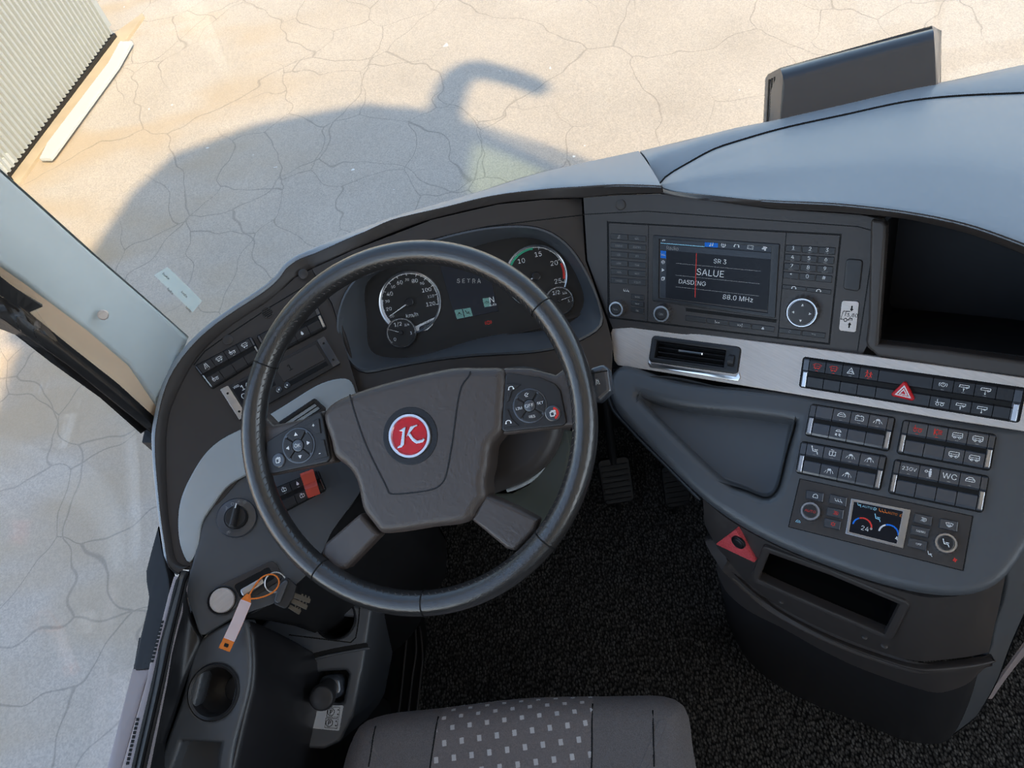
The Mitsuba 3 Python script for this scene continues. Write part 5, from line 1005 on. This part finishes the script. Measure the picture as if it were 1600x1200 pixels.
# ------------------------------------------------------------------ warning triangle sticker, pedals, floor strips
ts = thing('triangle_sticker', 'red triangle sticker round a black push button on the console pedestal', 'sticker')
ta, tb_, tc_ = (pick(upper, *p) for p in ((1150, 830), (1180, 878), (1120, 851)))
nt = np.cross(tb_ - ta, tc_ - ta); nt = nt if nt @ (CAM - ta) > 0 else -nt
TP = Pl(ta + unit(nt)*.0055, nt, (1, 0, 0))
add('film', TP.mesh(slab(rounded(orient(np.array(TP.uvs([(1149.7, 827), (1180, 879), (1118.7, 850)]))), .0012), -.007, .0006)), M_TRI, ts)
add('button', TP.mesh(lathe([(0, 0), (.0098, 0), (.0098, .003), (.0088, .004), (.0076, .002), (.0072, .004), (.006, .005), (0, .0056)], 36, TP.uv(1155, 846))), M_BLK, ts, 40)
for (x, y, w, h, nm, lb) in ((963, 752, .07, .11, 'brake_pedal', 'black brake pedal in the dark footwell, larger of the two'), (1056, 760, .055, .10, 'accelerator_pedal', 'black ribbed accelerator pedal under the storage tray edge')):
    k = thing(nm, lb, 'pedal'); P = Pl(atz(x, y, .10), (.0, -.75, .66), (1, 0, 0))
    add('pad', P.mesh(slab(rounded(np.array([(-w/2, -h/2), (w/2, -h/2), (w/2, h/2), (-w/2, h/2)]), .012), -.012, 0, .003)), M_RUB, k)
    for i in range(7): add('ridge', P.mesh(bx(-w*.42, w*.42, -h*.42 + i*h*.125, -h*.42 + i*h*.125 + .004, 0, .002)), M_DRK, k, False)
    add('arm', tube([P.pt((0, h*.3), -.01), P.pt((0, h*.3), -.01) + np.array([0, .12, .22])], .010, 10), M_DRK, k, True)
    add('foot', tube([P.pt((0, -h*.42), -.008), [P.pt((0, -h*.42))[0], P.pt((0, -h*.42))[1] + .01, 0.0]], .006, 8), M_DRK, k, True)
fm_ = thing('floor_mat', 'narrow black ribbed rubber strip on the floor between console and carpet', 'floor strip')
FP = Pl((0, 0, 0), (0, 0, 1))
add('base', FP.mesh(slab(orient(np.array(FP.uvs([(575, 950), (662, 950), (668, 1000), (652, 1110), (560, 1150), (548, 1120)]))), 0, .004)), M_GRV, fm_, False)
for p in ([(633, 945), (637, 975), (633, 1030), (624, 1115)], [(648, 960), (651, 1012), (645, 1060), (639, 1115)], [(656, 980), (661, 1025), (658, 1060), (652, 1115)]):
    add('rib', tube(resample(np.array([FP.pt(FP.uv(*q), .006) for q in p]), 14), .0028, 8), M_PLA, fm_, True)

# ------------------------------------------------------------------ driver seat
sk3 = thing('driver_seat', 'dark grey fabric driver seat cushion with a light dotted centre panel', 'seat')
ST = Pl((-.1, .0, .50), (0, -.02, 1), (math.cos(SEAT_A), math.sin(SEAT_A), 0))
so = np.array(ST.uvs([(545, 1136), (553, 1125), (565, 1118), (590, 1110), (640, 1103), (689, 1098), (784, 1086), (860, 1081), (926, 1080), (990, 1079), (1030, 1079), (1055, 1084), (1070, 1093), (1079, 1108), (1085, 1144), (1094, 1200)]))
xl, xr = so[0, 0], so[-1, 0]
so = np.vstack([so, [[xr + .012, -.18], [xr, -.42], [xl - .015, -.42], [xl - .045, -.18], [xl - .03, .04]]])
so = orient(so); sop = smooth_poly(so, 150)
def cushion(poly, R_, hgt, nr=7, crown=.012):
    """Rounded upholstery block: top crowned and edges rolled over."""
    c = poly.mean(0); rings = [np.c_[poly, np.full(len(poly), -hgt)]]
    for t in np.linspace(0, math.pi/2, nr): rings.append(np.c_[offset(poly, R_*(1 - math.cos(t))), np.full(len(poly), -R_ + R_*math.sin(t))])
    inner = offset(poly, R_)
    for f in (.8, .55, .3): rings.append(np.c_[c + (inner - c)*f, np.full(len(poly), crown*(1 - f*f))])
    V = np.vstack(rings + [[[*c, crown]], [[*c, -hgt]]]); n = len(poly); m_ = len(rings)
    F = np.vstack([grid_faces(m_, n, True), [((m_-1)*n + j, (m_-1)*n + (j+1) % n, m_*n) for j in range(n)], [((j+1) % n, j, m_*n+1) for j in range(n)]]); return trimesh.Trimesh(V, F, process=False)
full = ST.mesh(cushion(sop, .045, .10))
def split(mesh, pa, pb, side):
    """The part of a closed mesh on one side of the upright plane through two floor-plan points."""
    d = unit([*(pb - pa)[:2], 0]); n_ = np.array([-d[1], d[0], 0]) * side
    try:
        q = man(mesh).trim_by_plane(n_.tolist(), float(n_ @ pa)).to_mesh(); return trimesh.Trimesh(q.vert_properties[:, :3], q.tri_verts, process=False)
    except Exception: return mesh
SX = [(ST.hit(689, 1102), ST.hit(672, 1198)), (ST.hit(926, 1084), ST.hit(924.5, 1198))]
midc = split(split(full, *SX[0], 1), *SX[1], -1); lc = split(full, *SX[0], -1); rc = split(full, *SX[1], 1)
add('side_bolster', lc, M_SEAT, sk3, 50); add('side_bolster', rc, M_SEAT, sk3, 50)
labels[add('centre_panel', midc, M_SEATM, sk3, 50)] = {'label': 'centre panel woven with light dots'}
def seam(px): 
    P = [pick(full, *p) for p in px]; P = [p for p in P if p is not None]
    add('seam', tube(resample(np.array(P), 30), .0011, 6), M_GRV, sk3, True)
seam([(690, 1103), (685, 1120), (680, 1145), (674, 1185), (671, 1205)]); seam([(926, 1084), (926, 1100), (925, 1130), (925, 1170), (924, 1205)])
seam([(591, 1115), (587, 1135), (582, 1160), (576, 1198)]); seam([(1019, 1084), (1020, 1110), (1021, 1150), (1022, 1198)])
add('base', bx(-.36, .15, -.38, .06, 0.02, .42, .02), M_DRK, sk3)
add('floor_plate', bx(-.30, .10, -.36, .06, 0, .022), M_DRK, sk3, False)
bkp = cushion(rounded(np.array([(-.25, 0), (.25, 0), (.22, .72), (-.22, .72)]), .06), .04, .10); BP = Pl((-.11, -.42, .46), (0, .97, .24), (-1, 0, 0)); add('backrest', BP.mesh(bkp), M_SEAT, sk3, 50)

# ------------------------------------------------------------------ box on the dashboard, windscreen stickers
bxk = thing('sensor_box', 'black plastic camera box with a slotted end on the dashboard by the windscreen', 'camera box')
BXP = Pl(atd(1340, 150, 1.17), unit([-.12, -.62, .77]), (.93, -.34, .12))
ft = orient(np.array(BXP.uvs([(1211, 196), (1229, 122), (1236, 112), (1300, 92), (1380, 72), (1450, 56), (1458, 56), (1464, 62), (1463, 134), (1330, 176)])))
outl = [(1196, 200), (1199, 120), (1204, 110), (1216, 103), (1280, 83), (1341, 65), (1400, 51), (1456, 38), (1466, 39), (1471, 46), (1469, 134), (1330, 178)]
back = BXP.up(-.05)
o_f = np.array([BXP.hit(x, y) for x, y in [(1218, 200), (1226, 135), (1460, 68), (1463, 140)]])
o_m = np.array([BXP.up(-.018).hit(x, y) for x, y in [(1214, 202), (1219, 106), (1456, 40), (1467, 140)]])
o_b = np.array([BXP.up(-.055).hit(x, y) for x, y in [(1196, 200), (1200, 116), (1471, 48), (1470, 138)]])
o_h = np.array([BXP.up(-.004).hit(x, y) for x, y in [(1216, 201), (1223, 119), (1459, 51), (1466, 140)]])
add('housing', hull(np.vstack([o_f, o_h, o_m, o_b, o_b - BXP.n*.02])), M_KEYG, bxk, 40)
for i in range(4):
    f0 = (i + .5) / 4.4; a_ = o_m[0]*(1-f0) + o_b[0]*f0; b_ = o_m[1]*(1-f0) + o_b[1]*f0
    a_ = a_*.95 + b_*.05; b_ = b_*.88 + a_*.12; dd_ = unit(o_b[0] - o_m[0])*.0028; nn_ = unit(np.cross(b_ - a_, dd_)); nn_ = nn_ if nn_ @ (CAM - a_) > 0 else -nn_
    add('end_slot', hull([p + s*dd_ + nn_*h_ for p in (a_, b_) for s in (-1, 1) for h_ in (-.001, .0014)]), M_GRV, bxk, False)
add('foot', hull(np.vstack([o_f[[0, 3]] - BXP.v*.02, o_b[[0, 3]] - BXP.v*.03, o_f[[0, 3]], o_b[[0, 3]]])), M_BLK, bxk, 15)
def glassfix(px, name, lab, mat, marks):
    k = thing(name, lab, 'sticker'); P = np.array([pick(sheet, x, y) for x, y in px]); n_ = np.cross(P[1] - P[0], P[2] - P[0]); n_ = unit(n_ if n_ @ (CAM - P[0]) > 0 else -n_)
    GPn = Pl(P[0] + n_*.003, n_, P[1] - P[0])
    if mat: add('film', GPn.mesh(slab(rounded(orient(np.array(GPn.uvs(px))), .001), 0, .0004)), mat, k, False)
    for (x0, y0, x1, y1) in marks:
        a_, b_ = GPn.uv(x0, y0), GPn.uv(x1, y1); d = b_ - a_; L_ = np.linalg.norm(d); m = text('TuvKm', .0030); m.vertices *= [L_ / (m.bounds[1][0] - m.bounds[0][0]), 1, 1]
        a = math.atan2(d[1], d[0]); v = m.vertices; c = (a_ + b_)/2; m.vertices = np.c_[c[0] + v[:, 0]*math.cos(a) - v[:, 1]*math.sin(a), c[1] + v[:, 0]*math.sin(a) + v[:, 1]*math.cos(a), v[:, 2] + .0005]
        add('print', GPn.mesh(m), M_GRV, k, False)
glassfix([(241, 430), (262, 417), (316, 470), (301, 488)], 'windscreen_sticker', 'pale blue translucent sticker on the windscreen above the pillar foot', 'm_stick_blue', [(254, 426, 264, 436), (261, 450, 270, 459), (283, 455, 292, 464), (290, 479, 298, 487)])
